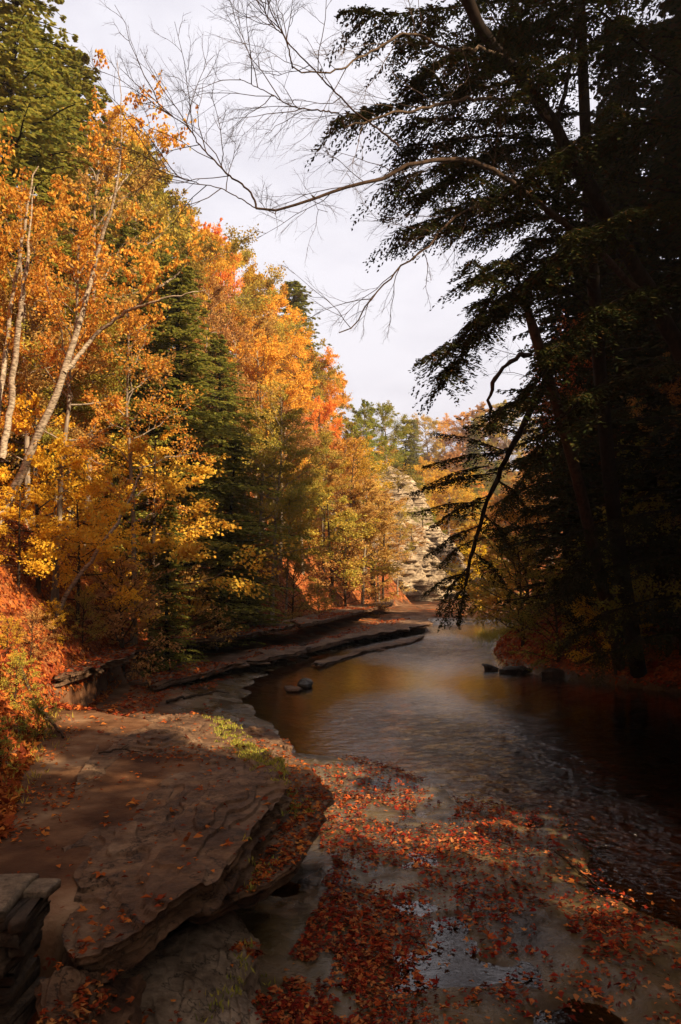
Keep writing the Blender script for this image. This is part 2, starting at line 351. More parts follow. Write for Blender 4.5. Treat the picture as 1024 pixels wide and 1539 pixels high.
def ground_material():
    m, nt, out = new_mat('gorge_ground')
    geo = N(nt, 'ShaderNodeNewGeometry'); pos = geo.outputs['Position']
    b = N(nt, 'ShaderNodeBsdfPrincipled')
    # bedrock
    n1 = N(nt, 'ShaderNodeTexNoise'); n1.inputs['Scale'].default_value = 1.1; n1.inputs['Detail'].default_value = 9; n1.inputs['Roughness'].default_value = .6
    nt.links.new(pos, n1.inputs['Vector'])
    bed = ramp(nt, [(.018, .010, .005, .32), (.055, .034, .014, .43), (.085, .058, .022, .52), (.15, .10, .055, .66)], n1.outputs[0])
    dry = ramp(nt, [(.034, .013, .006, .30), (.085, .036, .016, .45), (.16, .080, .040, .56), (.27, .165, .095, .68)], n1.outputs[0])
    sz = N(nt, 'ShaderNodeSeparateXYZ'); nt.links.new(pos, sz.inputs[0])
    wz = N(nt, 'ShaderNodeMapRange'); wz.inputs['From Min'].default_value = .12; wz.inputs['From Max'].default_value = .3
    nt.links.new(sz.outputs['Z'], wz.inputs[0])
    rk = N(nt, 'ShaderNodeMixRGB'); nt.links.new(wz.outputs[0], rk.inputs[0]); uw = N(nt, 'ShaderNodeMapRange'); uw.inputs['From Min'].default_value = -.10; uw.inputs['From Max'].default_value = -.02; uw.inputs['To Min'].default_value = 1; uw.inputs['To Max'].default_value = 0
    nt.links.new(sz.outputs['Z'], uw.inputs[0])
    am_ = ramp(nt, [(.10, .036, .012, .35), (.24, .10, .028, .6)], n1.outputs[0])  # amber on the drowned bed stands in for the sunlit hill's reflection
    dpt = N(nt, 'ShaderNodeMapRange'); dpt.inputs['From Min'].default_value = -.42; dpt.inputs['From Max'].default_value = -.24; dpt.inputs['To Min'].default_value = .10
    nt.links.new(sz.outputs['Z'], dpt.inputs[0])     # bed colour darkens with depth
    dm_ = N(nt, 'ShaderNodeMixRGB', blend_type='MULTIPLY'); dm_.inputs[0].default_value = 1
    nt.links.new(am_.outputs[0], dm_.inputs[1]); nt.links.new(dpt.outputs[0], dm_.inputs[2])
    ub = N(nt, 'ShaderNodeMixRGB'); nt.links.new(uw.outputs[0], ub.inputs[0]); nt.links.new(bed.outputs[0], ub.inputs[1]); nt.links.new(dm_.outputs[0], ub.inputs[2])
    nt.links.new(ub.outputs[0], rk.inputs[1]); nt.links.new(dry.outputs[0], rk.inputs[2])
    # leaf litter: cells the size of a leaf
    vo = N(nt, 'ShaderNodeTexVoronoi'); vo.inputs['Scale'].default_value = 11
    nd = N(nt, 'ShaderNodeTexNoise'); nd.inputs['Scale'].default_value = 14; nd.inputs['Detail'].default_value = 3
    nt.links.new(pos, nd.inputs['Vector'])
    vm = N(nt, 'ShaderNodeVectorMath', operation='MULTIPLY_ADD'); vm.inputs[1].default_value = (.12, .12, .12)
    nt.links.new(nd.outputs['Color'], vm.inputs[0]); nt.links.new(pos, vm.inputs[2]); nt.links.new(vm.outputs[0], vo.inputs['Vector'])
    sc = N(nt, 'ShaderNodeSeparateColor'); nt.links.new(vo.outputs['Color'], sc.inputs[0])
    lr = ramp(nt, [(.09, .03, .015), (.25, .065, .02), (.40, .12, .03), (.17, .045, .018), (.46, .20, .06)], sc.outputs[0])
    nb = N(nt, 'ShaderNodeTexNoise'); nb.inputs['Scale'].default_value = .5; nb.inputs['Detail'].default_value = 6
    nt.links.new(pos, nb.inputs['Vector'])
    mo = ramp(nt, [(.45, .40, .35, .35), (1, 1, 1, .6)], nb.outputs[0])
    lm = N(nt, 'ShaderNodeMixRGB', blend_type='MULTIPLY'); lm.inputs[0].default_value = 1
    nt.links.new(lr.outputs[0], lm.inputs[1]); nt.links.new(mo.outputs[0], lm.inputs[2])
    at = N(nt, 'ShaderNodeAttribute', attribute_name='litter')
    nf = N(nt, 'ShaderNodeTexNoise'); nf.inputs['Scale'].default_value = 9; nf.inputs['Detail'].default_value = 4
    nt.links.new(pos, nf.inputs['Vector'])
    am = N(nt, 'ShaderNodeMath', operation='ADD'); nt.links.new(at.outputs['Fac'], am.inputs[0])
    ns = N(nt, 'ShaderNodeMath', operation='MULTIPLY_ADD'); ns.inputs[1].default_value = 1.2; ns.inputs[2].default_value = -.6
    nt.links.new(nf.outputs[0], ns.inputs[0]); nt.links.new(ns.outputs[0], am.inputs[1])
    fm = N(nt, 'ShaderNodeMapRange'); fm.inputs['From Min'].default_value = .45; fm.inputs['From Max'].default_value = .6
    nt.links.new(am.outputs[0], fm.inputs[0])
    mxx = N(nt, 'ShaderNodeMixRGB'); nt.links.new(fm.outputs[0], mxx.inputs[0]); nt.links.new(rk.outputs[0], mxx.inputs[1]); nt.links.new(lm.outputs[0], mxx.inputs[2])
    nt.links.new(mxx.outputs[0], b.inputs['Base Color'])
    # roughness: wet low rock shines
    n4 = N(nt, 'ShaderNodeTexNoise'); n4.inputs['Scale'].default_value = 2.3; n4.inputs['Detail'].default_value = 7
    nt.links.new(pos, n4.inputs['Vector'])
    rr = N(nt, 'ShaderNodeMapRange'); rr.inputs['From Min'].default_value = .42; rr.inputs['From Max'].default_value = .60
    rr.inputs['To Min'].default_value = .12; rr.inputs['To Max'].default_value = .5
    nt.links.new(n4.outputs[0], rr.inputs[0])
    r2 = N(nt, 'ShaderNodeMath', operation='MAXIMUM'); nt.links.new(rr.outputs[0], r2.inputs[0])
    wz2 = N(nt, 'ShaderNodeMath', operation='MULTIPLY'); wz2.inputs[1].default_value = .75
    nt.links.new(wz.outputs[0], wz2.inputs[0]); nt.links.new(wz2.outputs[0], r2.inputs[1])
    r3 = N(nt, 'ShaderNodeMath', operation='MAXIMUM'); nt.links.new(r2.outputs[0], r3.inputs[0])
    f8 = N(nt, 'ShaderNodeMath', operation='MULTIPLY'); f8.inputs[1].default_value = .8; nt.links.new(fm.outputs[0], f8.inputs[0]); nt.links.new(f8.outputs[0], r3.inputs[1])
    nt.links.new(r3.outputs[0], b.inputs['Roughness'])
    sp = N(nt, 'ShaderNodeMapRange'); sp.inputs['From Min'].default_value = .2; sp.inputs['From Max'].default_value = .6; sp.inputs['To Min'].default_value = .5; sp.inputs['To Max'].default_value = .08
    nt.links.new(r3.outputs[0], sp.inputs[0]); nt.links.new(sp.outputs[0], b.inputs['Specular IOR Level'])
    # bump
    bh = N(nt, 'ShaderNodeMixRGB'); nt.links.new(fm.outputs[0], bh.inputs[0])
    n5 = N(nt, 'ShaderNodeTexNoise'); n5.inputs['Scale'].default_value = 7; n5.inputs['Detail'].default_value = 9
    nt.links.new(pos, n5.inputs['Vector'])
    nt.links.new(n5.outputs[0], bh.inputs[1]); nt.links.new(vo.outputs['Distance'], bh.inputs[2])
    n9 = N(nt, 'ShaderNodeTexNoise'); n9.inputs['Scale'].default_value = 45; n9.inputs['Detail'].default_value = 8; n9.inputs['Roughness'].default_value = .7
    nt.links.new(pos, n9.inputs['Vector'])
    b0 = N(nt, 'ShaderNodeBump'); b0.inputs['Strength'].default_value = .6; b0.inputs['Distance'].default_value = .012; nt.links.new(n9.outputs[0], b0.inputs['Height'])
    bp = N(nt, 'ShaderNodeBump'); bp.inputs['Strength'].default_value = .55; bp.inputs['Distance'].default_value = .06; nt.links.new(b0.outputs[0], bp.inputs['Normal'])
    nt.links.new(bh.outputs[0], bp.inputs['Height']); nt.links.new(bp.outputs[0], b.inputs['Normal'])
    nt.links.new(b.outputs[0], out.inputs[0]); return m
M['ground'] = ground_material()
g = link('ground', make_mesh('ground', np.stack([X, Y, Z], -1).reshape(-1, 3), F, M['ground'], vattr={'litter': lit.ravel()}, smooth=True))
tag(g, kind='structure')

# ---------------------------------------------------------------- water
def water_material():
    m, nt, out = new_mat('creek_water')
    geo = N(nt, 'ShaderNodeNewGeometry')
    mpn = N(nt, 'ShaderNodeMapping'); mpn.inputs['Scale'].default_value = (.8, 1.6, 1)
    nt.links.new(geo.outputs['Position'], mpn.inputs[0])
    n1 = N(nt, 'ShaderNodeTexNoise'); n1.inputs['Scale'].default_value = 3.5; n1.inputs['Detail'].default_value = 4; n1.inputs['Distortion'].default_value = .6
    n2 = N(nt, 'ShaderNodeTexNoise'); n2.inputs['Scale'].default_value = 13; n2.inputs['Detail'].default_value = 3
    nt.links.new(mpn.outputs[0], n1.inputs['Vector']); nt.links.new(mpn.outputs[0], n2.inputs['Vector'])
    at = N(nt, 'ShaderNodeAttribute', attribute_name='riffle')
    am = N(nt, 'ShaderNodeMath', operation='MULTIPLY_ADD'); am.inputs[1].default_value = .4
    nt.links.new(n2.outputs[0], am.inputs[0]); nt.links.new(n1.outputs[0], am.inputs[2])
    bp = N(nt, 'ShaderNodeBump'); bp.inputs['Distance'].default_value = .12
    st = N(nt, 'ShaderNodeMapRange'); st.inputs['To Min'].default_value = .05; st.inputs['To Max'].default_value = 1.25
    nt.links.new(at.outputs['Fac'], st.inputs[0]); nt.links.new(st.outputs[0], bp.inputs['Strength'])
    nt.links.new(am.outputs[0], bp.inputs['Height'])
    fr = N(nt, 'ShaderNodeFresnel'); fr.inputs[0].default_value = 1.42; nt.links.new(bp.outputs[0], fr.inputs['Normal'])
    gl = N(nt, 'ShaderNodeBsdfGlossy'); gl.inputs['Roughness'].default_value = .06; gl.inputs['Color'].default_value = (.95, .92, .9, 1)
    nt.links.new(bp.outputs[0], gl.inputs['Normal'])
    tr = N(nt, 'ShaderNodeBsdfTransparent'); tr.inputs[0].default_value = (.62, .45, .28, 1)
    fb = N(nt, 'ShaderNodeMath', operation='MULTIPLY', use_clamp=True); fb.inputs[1].default_value = 1.2; nt.links.new(fr.outputs[0], fb.inputs[0])
    x = N(nt, 'ShaderNodeMixShader'); nt.links.new(fb.outputs[0], x.inputs[0]); nt.links.new(tr.outputs[0], x.inputs[1]); nt.links.new(gl.outputs[0], x.inputs[2])
    nt.links.new(x.outputs[0], out.inputs[0]); return m
wxs = np.arange(-6, 14, .12); wys = [2.0]
while wys[-1] < 110: wys.append(wys[-1] + max(.06, wys[-1] * .012))
WX, WY = np.meshgrid(wxs, np.array(wys))
WX = WX + np.clip(WY - 35, 0, None) * .25
def gauss(x, y, cx, cy, a, b, rot=0):
    c, s = math.cos(rot), math.sin(rot); u = (x - cx) * c + (y - cy) * s; v = -(x - cx) * s + (y - cy) * c
    return np.exp(-(u / a) ** 2 - (v / b) ** 2)
rif = gauss(WX, WY, 3.1, 9.4, .9, 2.3, R(10)) + 1.0 * gauss(WX, WY, 2.1, 13.6, 1.7, 4.2, R(8)) + .8 * gauss(WX, WY, 4, 31, 3.5, 5)
rif = np.clip(rif * (.6 + .8 * fbm(WX * 1.2, WY * .8, 3)), 0, 1)
WZ = rif * .05 * (fbm(WX * 3.3, WY * 2.2, 3) - .5)
nwx = len(wxs); i, j = np.meshgrid(np.arange(len(wys) - 1), np.arange(nwx - 1), indexing='ij')
WF = np.stack([i * nwx + j, i * nwx + j + 1, (i + 1) * nwx + j + 1, (i + 1) * nwx + j], -1).reshape(-1, 4)
wtr = link('creek_water', make_mesh('creek_water', np.stack([WX, WY, WZ], -1).reshape(-1, 3), WF, water_material(), vattr={'riffle': rif.ravel()}, smooth=True))
tag(wtr, kind='structure')

# ---------------------------------------------------------------- rocks
def slab_mesh(name, outline, thick, seed, mat, nseg=220, rings=46, strata=5, jag=.05, topamp=.05, step=.035, taper=.12, dome=0.0, freq=1.6):
    rng = np.random.default_rng(seed); o = np.asarray(outline, float)
    o = np.vstack([o, o[:1]]); o = smoothp(o, nseg + 1)[:-1]
    c = o.mean(0)
    A = np.c_[o[:, :2] - c[:2], np.ones(len(o))]; co = np.linalg.lstsq(A, o[:, 2], rcond=None)[0]
    th = np.arange(nseg) / nseg * 2 * math.pi
    size = np.linalg.norm(o[:, :2] - c[:2], axis=1).mean()
    s0 = rng.random() * 100
    jg = (fbm(np.cos(th) * size * 5 + s0, np.sin(th) * size * 5 + s0, 4) - .5) * 2 * jag
    rad = o[:, :2] - c[:2]; ln = np.linalg.norm(rad, axis=1)[:, None]; ux = rad / ln
    edge = c[:2] + rad + ux * jg[:, None]
    def topz(xy, t):
        pl = co[0] * (xy[:, 0] - c[0]) + co[1] * (xy[:, 1] - c[1]) + co[2]
        f = fbm(xy[:, 0] * freq * 1.5 + s0, xy[:, 1] * freq * .6 + s0, 3) + .03 * (fbm(xy[:, 0] * 9, xy[:, 1] * 7 + s0, 4) - .5)
        q = f * 11; st = np.floor(q) + sstep(.90, 1, q % 1)
        return pl + (st / 11 - .5) * step * 9 * .8 + (fbm(xy[:, 0] * 6, xy[:, 1] * 6, 3) - .5) * topamp * .4 + (fbm(xy[:, 0] * 25, xy[:, 1] * 25, 3) - .5) * .010 + dome * (1 - t ** 2)
    V = []; ts = np.linspace(.02, 1, rings) ** .75
    for t in ts:
        xy = c[:2] + (edge - c[:2]) * t
        V.append(np.c_[xy, topz(xy, t)])
    zt = V[-1][:, 2]
    lv = strata * 4; off = 0
    for k in range(1, lv + 1):
        if k % 4 == 1: off = rng.uniform(-taper * 1.3, .04) - taper * .25 * k / lv; oo = (fbm(np.cos(th) * size * 4 + k * 3.1 + s0, np.sin(th) * size * 4 + s0, 4) - .5) * jag * 2.4
        inn = [.018, .0, .0, .018][k % 4 - 1 if k % 4 else 3]
        xy = edge + ux * (off + oo - inn)[:, None] if False else edge + ux * (off + oo)[:, None] * min(1, k / 2) - ux * inn
        V.append(np.c_[xy, zt - thick * k / lv])
    V.append(np.c_[c[:2] + (edge - c[:2]) * .5, zt - thick])
    V = np.array(V); m = len(V)
    i, j = np.meshgrid(np.arange(m - 1), np.arange(nseg), indexing='ij'); j2 = (j + 1) % nseg
    F = np.stack([i * nseg + j, (i + 1) * nseg + j, (i + 1) * nseg + j2, i * nseg + j2], -1).reshape(-1, 4)
    # close the middle of the top
    base = V.shape[0] * nseg; Vf = V.reshape(-1, 3)
    Vf = np.vstack([Vf, V[0].mean(0)])
    jj = np.arange(0, nseg, 2)
    cap = np.stack([np.full(len(jj), base), jj, (jj + 1) % nseg, (jj + 2) % nseg], -1)
    return make_mesh(name, Vf, np.vstack([F, cap]), mat)
def rock(name, outline, thick, seed, label, mat='rock', group=None, cat='rock', **kw):
    me = slab_mesh(name, outline, thick, seed, M[mat], **kw)
    c = np.array([v.co for v in me.vertices]).mean(0); 
    me.transform(__import__('mathutils').Matrix.Translation(-Vector(c)))
    o = link(name, me, loc=c); tag(o, label, cat, group); return o
def PX(lst, z): return [P(a[0], a[1], a[2] if len(a) > 2 else z) for a in lst]

rock('rock_slab', PX([(195, 1072), (260, 1070), (335, 1080), (385, 1105), (420, 1150), (440, 1185), (402, 1218), (360, 1285), (325, 1330), (240, 1382), (165, 1420), (112, 1432), (92, 1395), (118, 1330), (90, 1270), (110, 1180), (150, 1110)], .95), .22, 11,
     'broad flat brown rock slab with peeling layers, the largest in the left foreground', strata=6, step=.040, jag=.055, taper=.10, rings=200, nseg=700, freq=1.2)
rock('rock_slab', PX([(395, 1112), (440, 1132), (482, 1170), (494, 1205), (480, 1245), (452, 1285), (400, 1325), (335, 1352), (230, 1370), (200, 1300), (260, 1200), (330, 1130)], .70), .15, 12,
     'red leaf strewn rock shelf jutting out under the broad flat slab', strata=4, step=.02, jag=.07, taper=.12)
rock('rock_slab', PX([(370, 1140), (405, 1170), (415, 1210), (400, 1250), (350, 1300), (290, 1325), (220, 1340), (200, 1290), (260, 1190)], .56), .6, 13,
     'recessed rock layer coloured dark as the shadow under the leaf strewn shelf', 'dark_rock', strata=7, taper=.18, jag=.06)  # dark rock colour stands for the shade of the undercut
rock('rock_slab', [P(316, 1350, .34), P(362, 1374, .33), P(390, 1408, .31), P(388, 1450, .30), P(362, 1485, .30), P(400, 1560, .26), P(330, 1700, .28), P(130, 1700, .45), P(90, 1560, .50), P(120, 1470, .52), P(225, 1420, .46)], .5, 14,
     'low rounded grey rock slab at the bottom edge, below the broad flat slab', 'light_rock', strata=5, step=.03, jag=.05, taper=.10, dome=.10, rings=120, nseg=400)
rock('rock_slab', [P(60, 1470, .86), P(110, 1450, .86), P(170, 1450, .80), P(215, 1455, .74), P(190, 1510, .68), P(130, 1560, .7), P(70, 1540, .8)], .35, 15,
     'small tilted rock slab half under leaves beside the low rounded slab', strata=4, step=.03, jag=.08, taper=.1)
# stone lip between slab and pool
rock('rock_slab', PX([(352, 1092), (400, 1090), (432, 1110), (438, 1132), (400, 1140), (370, 1120)], .42), .45, 16, 'small brown rock lip at the pool edge behind the grassy slab corner', strata=4, jag=.05)
rock('stone', PX([(412, 1123), (430, 1118), (441, 1125), (438, 1135), (420, 1137)], .5), .2, 17, 'small rusty stone on the rock lip at the pool edge', nseg=60, rings=14, dome=.06, strata=2, jag=.03, taper=.03)
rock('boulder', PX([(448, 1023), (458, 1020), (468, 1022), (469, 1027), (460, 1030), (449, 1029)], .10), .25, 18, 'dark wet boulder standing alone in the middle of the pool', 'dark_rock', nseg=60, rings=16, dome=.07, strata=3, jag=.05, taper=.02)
rock('stone', PX([(428, 1030), (440, 1027), (455, 1030), (450, 1037), (432, 1037)], .05), .12, 19, 'low pale stone just in front of the dark boulder in the pool', nseg=50, rings=12, dome=.02, strata=2, jag=.03, taper=.02)
# ledges along the left bank and the shelf
LEDG = [
 ([(60, 1000), (110, 985), (165, 972), (205, 975), (190, 990), (150, 1000), (110, 1012), (85, 1020)], 1.2, .16, 'mossy rock ledge overhanging the near end of the black undercut'),
 ([(185, 968), (250, 950), (330, 940), (335, 956), (260, 966), (210, 978)], 1.08, .13, 'leaf covered rock ledge over the black undercut, right of the mossy one'),
 ([(325, 945), (400, 934), (450, 930), (440, 941), (380, 952), (330, 960)], .98, .13, 'dark rock ledge below the lowest green hemlock boughs'),
 ([(435, 932), (500, 914), (560, 906), (592, 900), (590, 908), (520, 924), (450, 940)], 1.0, .14, 'thin pale rock ledge at the foot of the far leafy bank'),
 ([(440, 975), (500, 955), (590, 932), (635, 922), (650, 936), (600, 946), (520, 960), (460, 976)], .36, .14, 'long flat rock shelf running out to the narrow neck of the creek'),
 ([(180, 1022), (260, 996), (360, 978), (440, 968), (470, 972), (420, 986), (330, 1004), (240, 1030)], .40, .12, 'reddish leaf dusted rock shelf in front of the black undercut'),
 ([(470, 996), (520, 982), (600, 960), (640, 956), (620, 964), (540, 980), (480, 1000)], .10, .1, 'lowest wet rock shelf touching the far edge of the pool'),
]
for k, (ol, z, th, lb) in enumerate(LEDG):
    rock('rock_ledge', PX(ol, z), th, 30 + k, lb, 'rock', 'rock ledges along the left bank', 'rock ledge', nseg=260, rings=26, strata=3, jag=.30, taper=.20, step=.02)
BLD = [((140, 985), .75, 1.15, .55, 'large pale cracked boulder under the near end of the bank ledge'), ((106, 1022), .9, .35, .3, 'small whitish stone at the left end of the dark undercut'),
       ((215, 968), .7, .5, .4, 'pale boulder wedged in the middle of the black undercut'), ((238, 963), .7, .45, .35, 'pale boulder touching the right side of the wedged one'),
       ((245, 995), .45, .4, .2, 'flat pale stone lying in front of the black undercut'), ((286, 988), .4, .35, .2, 'tiny pale stone at the right end of the black undercut')]
for k, ((px, py), z, s, h, lb) in enumerate(BLD):
    c = P(px, py, z); rg = np.random.default_rng(60 + k)
    ol = [c + np.array([math.cos(a) * s * .6 * rg.uniform(.75, 1.2), math.sin(a) * s * .5 * rg.uniform(.75, 1.2), rg.uniform(-.06, .06)]) for a in np.linspace(0, 6.28, 8)[:-1]]
    rock('boulder', ol, h + .3, 60 + k, lb, 'pale_rock' if k < 4 else 'rock', None, 'boulder', nseg=70, rings=18, dome=h * .35, strata=3, jag=.09, taper=.06, step=.03)
# foot stones on the right bank
rg = np.random.default_rng(5)
RB = [(735, 1000, .5), (775, 1003, .8), (830, 1010, .6), (885, 1012, .9), (935, 1014, .5), (985, 1018, 1.0)]
RBL = ['outermost', 'broad', 'small', 'long', 'squat', 'largest']
for k, (px, py, s) in enumerate(RB):
    c = P(px, py, .15); ol = [c + np.array([math.cos(a) * s * .6 * rg.uniform(.7, 1.2), math.sin(a) * s * .4 * rg.uniform(.7, 1.2), 0]) for a in np.linspace(0, 6.28, 8)[:-1]]
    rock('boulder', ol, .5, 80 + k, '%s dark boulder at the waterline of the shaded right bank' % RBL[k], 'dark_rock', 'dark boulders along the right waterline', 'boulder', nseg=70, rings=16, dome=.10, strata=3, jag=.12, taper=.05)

# ---------------------------------------------------------------- pale cliff behind the left bank
def cliff():
    prof = [(0, 12.3), (.9, 12.1), (1.0, 11.0), (1.9, 10.8), (2.0, 9.9), (2.9, 9.5), (3.05, 8.4), (3.9, 8.2), (4.0, 7.2), (5.0, 6.6), (6.6, 5.3), (8.4, 4.1), (10.5, 2.7), (12.6, 1.2), (14.0, -.4), (14.8, -3.5)]
    zs = np.linspace(0, 14.8, 300); X0 = np.interp(zs, [p[0] for p in prof], [p[1] for p in prof])
    cx, cy = -9.0, 82.0; n = 420; th = np.linspace(-2.2, .9, n)
    base = math.atan2(68 - cy, 1.0)
    V = []
    for z, x0 in zip(zs, X0):
        r0 = math.hypot(x0 - cx, 70 - cy)
        ell = 1 + .10 * np.sin(th * 3 + 1) 
        q = z / .42 + 1.3 * float(vnoise(z * 1.1, 4.4)); lay = math.floor(q); fr = q - lay
        lr = (math.sin(lay * 12.9898) * 43758.5453) % 1
        ledge = -.5 * lr * (1 if fr > .12 else fr / .12) - .25 * fr
        nz_ = (fbm(th * 9, np.full(n, z * .12), 4) - .5) * 3.2 + (fbm(th * 34, np.full(n, lay * 1.37), 4) - .5) * .8 - .5 * sstep(.55, .75, fbm(th * 22, np.full(n, z * .35) + 7, 3)) - .7 * np.floor(3 * fbm(th * 11 + 5, np.full(n, z * .22), 2)) / 3
        blk = vnoise(th * 26 + (lay // 3) * 5.3, np.full(n, (lay // 3) * 1.9)); blk2 = vnoise(th * 60 + lay * 2.3, np.full(n, lay * .77))
        ledge = ledge * (.3 + 1.5 * sstep(.4, .6, blk)) - .55 * sstep(.62, .70, blk2) - .9 * sstep(.62, .68, blk)
        r = r0 * ell + ledge + nz_
        V.append(np.c_[cx + r * np.cos(th), cy + r * np.sin(th), np.full(n, z - .6) + .25 * (fbm(th * 14, np.full(n, 0.), 3) - .5)])
    V = np.array(V); m = len(V)
    i, j = np.meshgrid(np.arange(m - 1), np.arange(n - 1), indexing='ij')
    F = np.stack([i * n + j, i * n + j + 1, (i + 1) * n + j + 1, (i + 1) * n + j], -1).reshape(-1, 4)
    o = link('rock_cliff', make_mesh('rock_cliff', V.reshape(-1, 3), F, M['pale_rock'])); tag(o, kind='structure')
cliff()
CLIFF_PLANTS = [(-.60, 2.4, 1.6, 'olive', 'olive bush rooted on the lower steps of the pale cliff'), (-.72, 5.2, 2.2, 'rust', 'rusty bush halfway up the pale cliff'), (-.52, 7.4, 1.8, 'green', 'green bush on the right shoulder of the pale cliff'), (-.85, 8.6, 2.4, 'gold', 'gold bush high on the pale cliff'), (-.62, 10.6, 2.2, 'olive', 'olive bush just under the top of the pale cliff')]

# ---------------------------------------------------------------- stone wall, bottom left
def box_mesh(mb, c, s, rz=0, tilt=(0, 0), jit=.006, rng=np.random.default_rng(3)):
    v = np.array([[x, y, z] for x in (-.5, .5) for y in (-.5, .5) for z in (-.5, .5)]) * np.array(s)
    # bevel-like: chamfered by adding a slightly inset ring top and bottom
    n = 10; P8 = []
    hx, hy, hz = s[0] / 2, s[1] / 2, s[2] / 2; b = min(s) * .16
    ring = [(-hx + b, -hy), (hx - b, -hy), (hx, -hy + b), (hx, hy - b), (hx - b, hy), (-hx + b, hy), (-hx, hy - b), (-hx, -hy + b)]
    ring = np.array(ring) + rng.normal(size=(8, 2)) * jit * 1.5
    L = []
    for zz, k in ((-hz, .94), (-hz + b, 1), (hz - b, 1), (hz, .95)):
        L.append(np.c_[ring * k + rng.normal(size=(8, 2)) * jit * .5, np.full(8, zz) + rng.normal(size=8) * jit * .3])
    V = np.vstack(L + [[[0, 0, -hz]], [[0, 0, hz]]])
    c0, s0 = math.cos(rz), math.sin(rz)
    V = V @ np.array([[c0, s0, 0], [-s0, c0, 0], [0, 0, 1]])
    V[:, 2] += V[:, 0] * tilt[0] + V[:, 1] * tilt[1]
    F = []
    for a in range(3):
        for j in range(8): F.append([a * 8 + j, a * 8 + (j + 1) % 8, (a + 1) * 8 + (j + 1) % 8, (a + 1) * 8 + j])
    for j in range(0, 8, 2):
        F.append([32, (j + 2) % 8, (j + 1) % 8, j]); F.append([33, 24 + j, 24 + (j + 1) % 8, 24 + (j + 2) % 8])
    mb.add(V + np.array(c), F)
wl = link('stone_wall', None, loc=(-1.9, 4.4, .8)); tag(wl, 'low dry stone wall of dark thin stones with pale flat caps, bottom left corner', 'wall')
def wpart(name, c, s, mat, **k):
    mb = MB(); box_mesh(mb, (0, 0, 0), s, **k); o = link(name, mb.mesh(name, M[mat]), wl, Vector(c) - wl.location); return o
wpart('cap_stone', (-2.2, 4.42, 1.225), (.92, .46, .045), 'cap_stone', rz=.02, jit=.012)
wpart('cap_stone', (-1.75, 4.60, 1.20), (.24, .22, .05), 'cap_stone', rz=.03)
rw = np.random.default_rng(21)
z = .62
while z < 1.17:
    h = rw.uniform(.035, .075); x = -2.6
    while x < -1.72:
        L = rw.uniform(.14, .34); e = min(x + L, -1.68 + rw.uniform(-.03, .05))
        if e - x > .05: wpart('wall_stone', ((x + e) / 2, 4.40 + rw.uniform(-.03, .03), z + h / 2), (e - x - .012, .40, h - .006), 'wall_stone', rz=rw.uniform(-.06, .06), tilt=(rw.uniform(-.04, .04), 0), jit=.012, rng=rw)
        x = e + .004
    z += h

# ---------------------------------------------------------------- tree builders
def dec_tree(seed, H=12, cb=.3, spread=3.2, nbr=34, nleaf=16000, ls=.13, lean=(0, 0), r0=.14, sparse=1.0, up=.5, twigs=True, wob=.03):
    """deciduous: returns trunk mesh-builder, crown mesh-builder"""
    rng = np.random.default_rng(seed); T = MB(); C = MB()
    n = 14; t = np.linspace(0, 1, n)
    tr = np.c_[lean[0] * t ** 1.3 * H, lean[1] * t ** 1.3 * H, t * H * .96]
    wv = np.cumsum(rng.normal(size=(n, 2)) * wob * H * .15, axis=0); tr[:, :2] += wv * t[:, None]
    T.tube(tr, r0 * (1 - t) ** .8 * (1 + .5 * np.exp(-t * 18)) + .012, 7)
    tips = []
    for b in range(nbr):
        f = cb + (1 - cb) * ((b + rng.random()) / nbr) ** .9
        p0 = np.array([np.interp(f, t, tr[:, k]) for k in range(3)])
        g = (f - cb) / (1 - cb)
        L = spread * (math.sin(math.pi * min(1, (.22 + .8 * g))) ** .7 * .9 + .15) * rng.uniform(.65, 1.15)
        az = b * 2.4 + rng.normal() * .3; el = up * (.4 + .9 * g) + rng.normal() * .15
        d = np.array([math.cos(az) * math.cos(el), math.sin(az) * math.cos(el), math.sin(el)])
        u = np.linspace(0, 1, 7)[:, None]
        br = p0 + d * L * u + np.array([0, 0, 1]) * (.22 * L * u ** 2 * rng.uniform(-.3, 1)) + np.cumsum(rng.normal(size=(7, 3)) * L * .035, axis=0)
        br[0] = p0
        rb = max(.012, r0 * .42 * (1 - f * .6))
        T.tube(br, rb * (1 - u[:, 0]) + .006, 5)
        for s in range(7):
            v = .3 + .7 * (s + rng.random()) / 7
            q0 = np.array([np.interp(v, u[:, 0], br[:, k]) for k in range(3)])
            dd = d + rdir(rng, 1)[0] * .9; dd /= np.linalg.norm(dd); l2 = L * .42 * rng.uniform(.5, 1.1) * (1.2 - .6 * v)
            u2 = np.linspace(0, 1, 4)[:, None]
            tw = q0 + dd * l2 * u2 + rng.normal(size=(4, 3)) * l2 * .05; tw[0] = q0
            if twigs: T.tube(tw, rb * .32 * (1 - u2[:, 0]) + .004, 3)
            tips.append((q0, dd, l2))
    nt_ = len(tips); Q = np.array([a[0] for a in tips]); D = np.array([a[1] for a in tips]); L2 = np.array([a[2] for a in tips])
    wgt = rng.random(nt_) ** .7 * L2; wgt /= wgt.sum()
    idx = rng.choice(nt_, nleaf, p=wgt); v = rng.random(nleaf) ** .7 * 1.15
    pos = Q[idx] + D[idx] * (L2[idx] * v)[:, None] + rng.normal(size=(nleaf, 3)) * (L2[idx] * .20)[:, None] * np.array([1, 1, .55])
    nr = np.array([0, 0, 1.]) + rng.normal(size=(nleaf, 3)) * .9 + np.array([0, 0, -.3])
    dr = D[idx] + rdir(rng, nleaf) * .9 + np.array([0, 0, -.35])
    cl = rng.random(nt_)
    sz = ls * rng.uniform(.6, 1.2, nleaf)
    C.leaves(pos, dr, nr, sz, sz * .75, np.clip(cl[idx] * .6 + rng.random(nleaf) * .4, 0, 1))
    return T, C

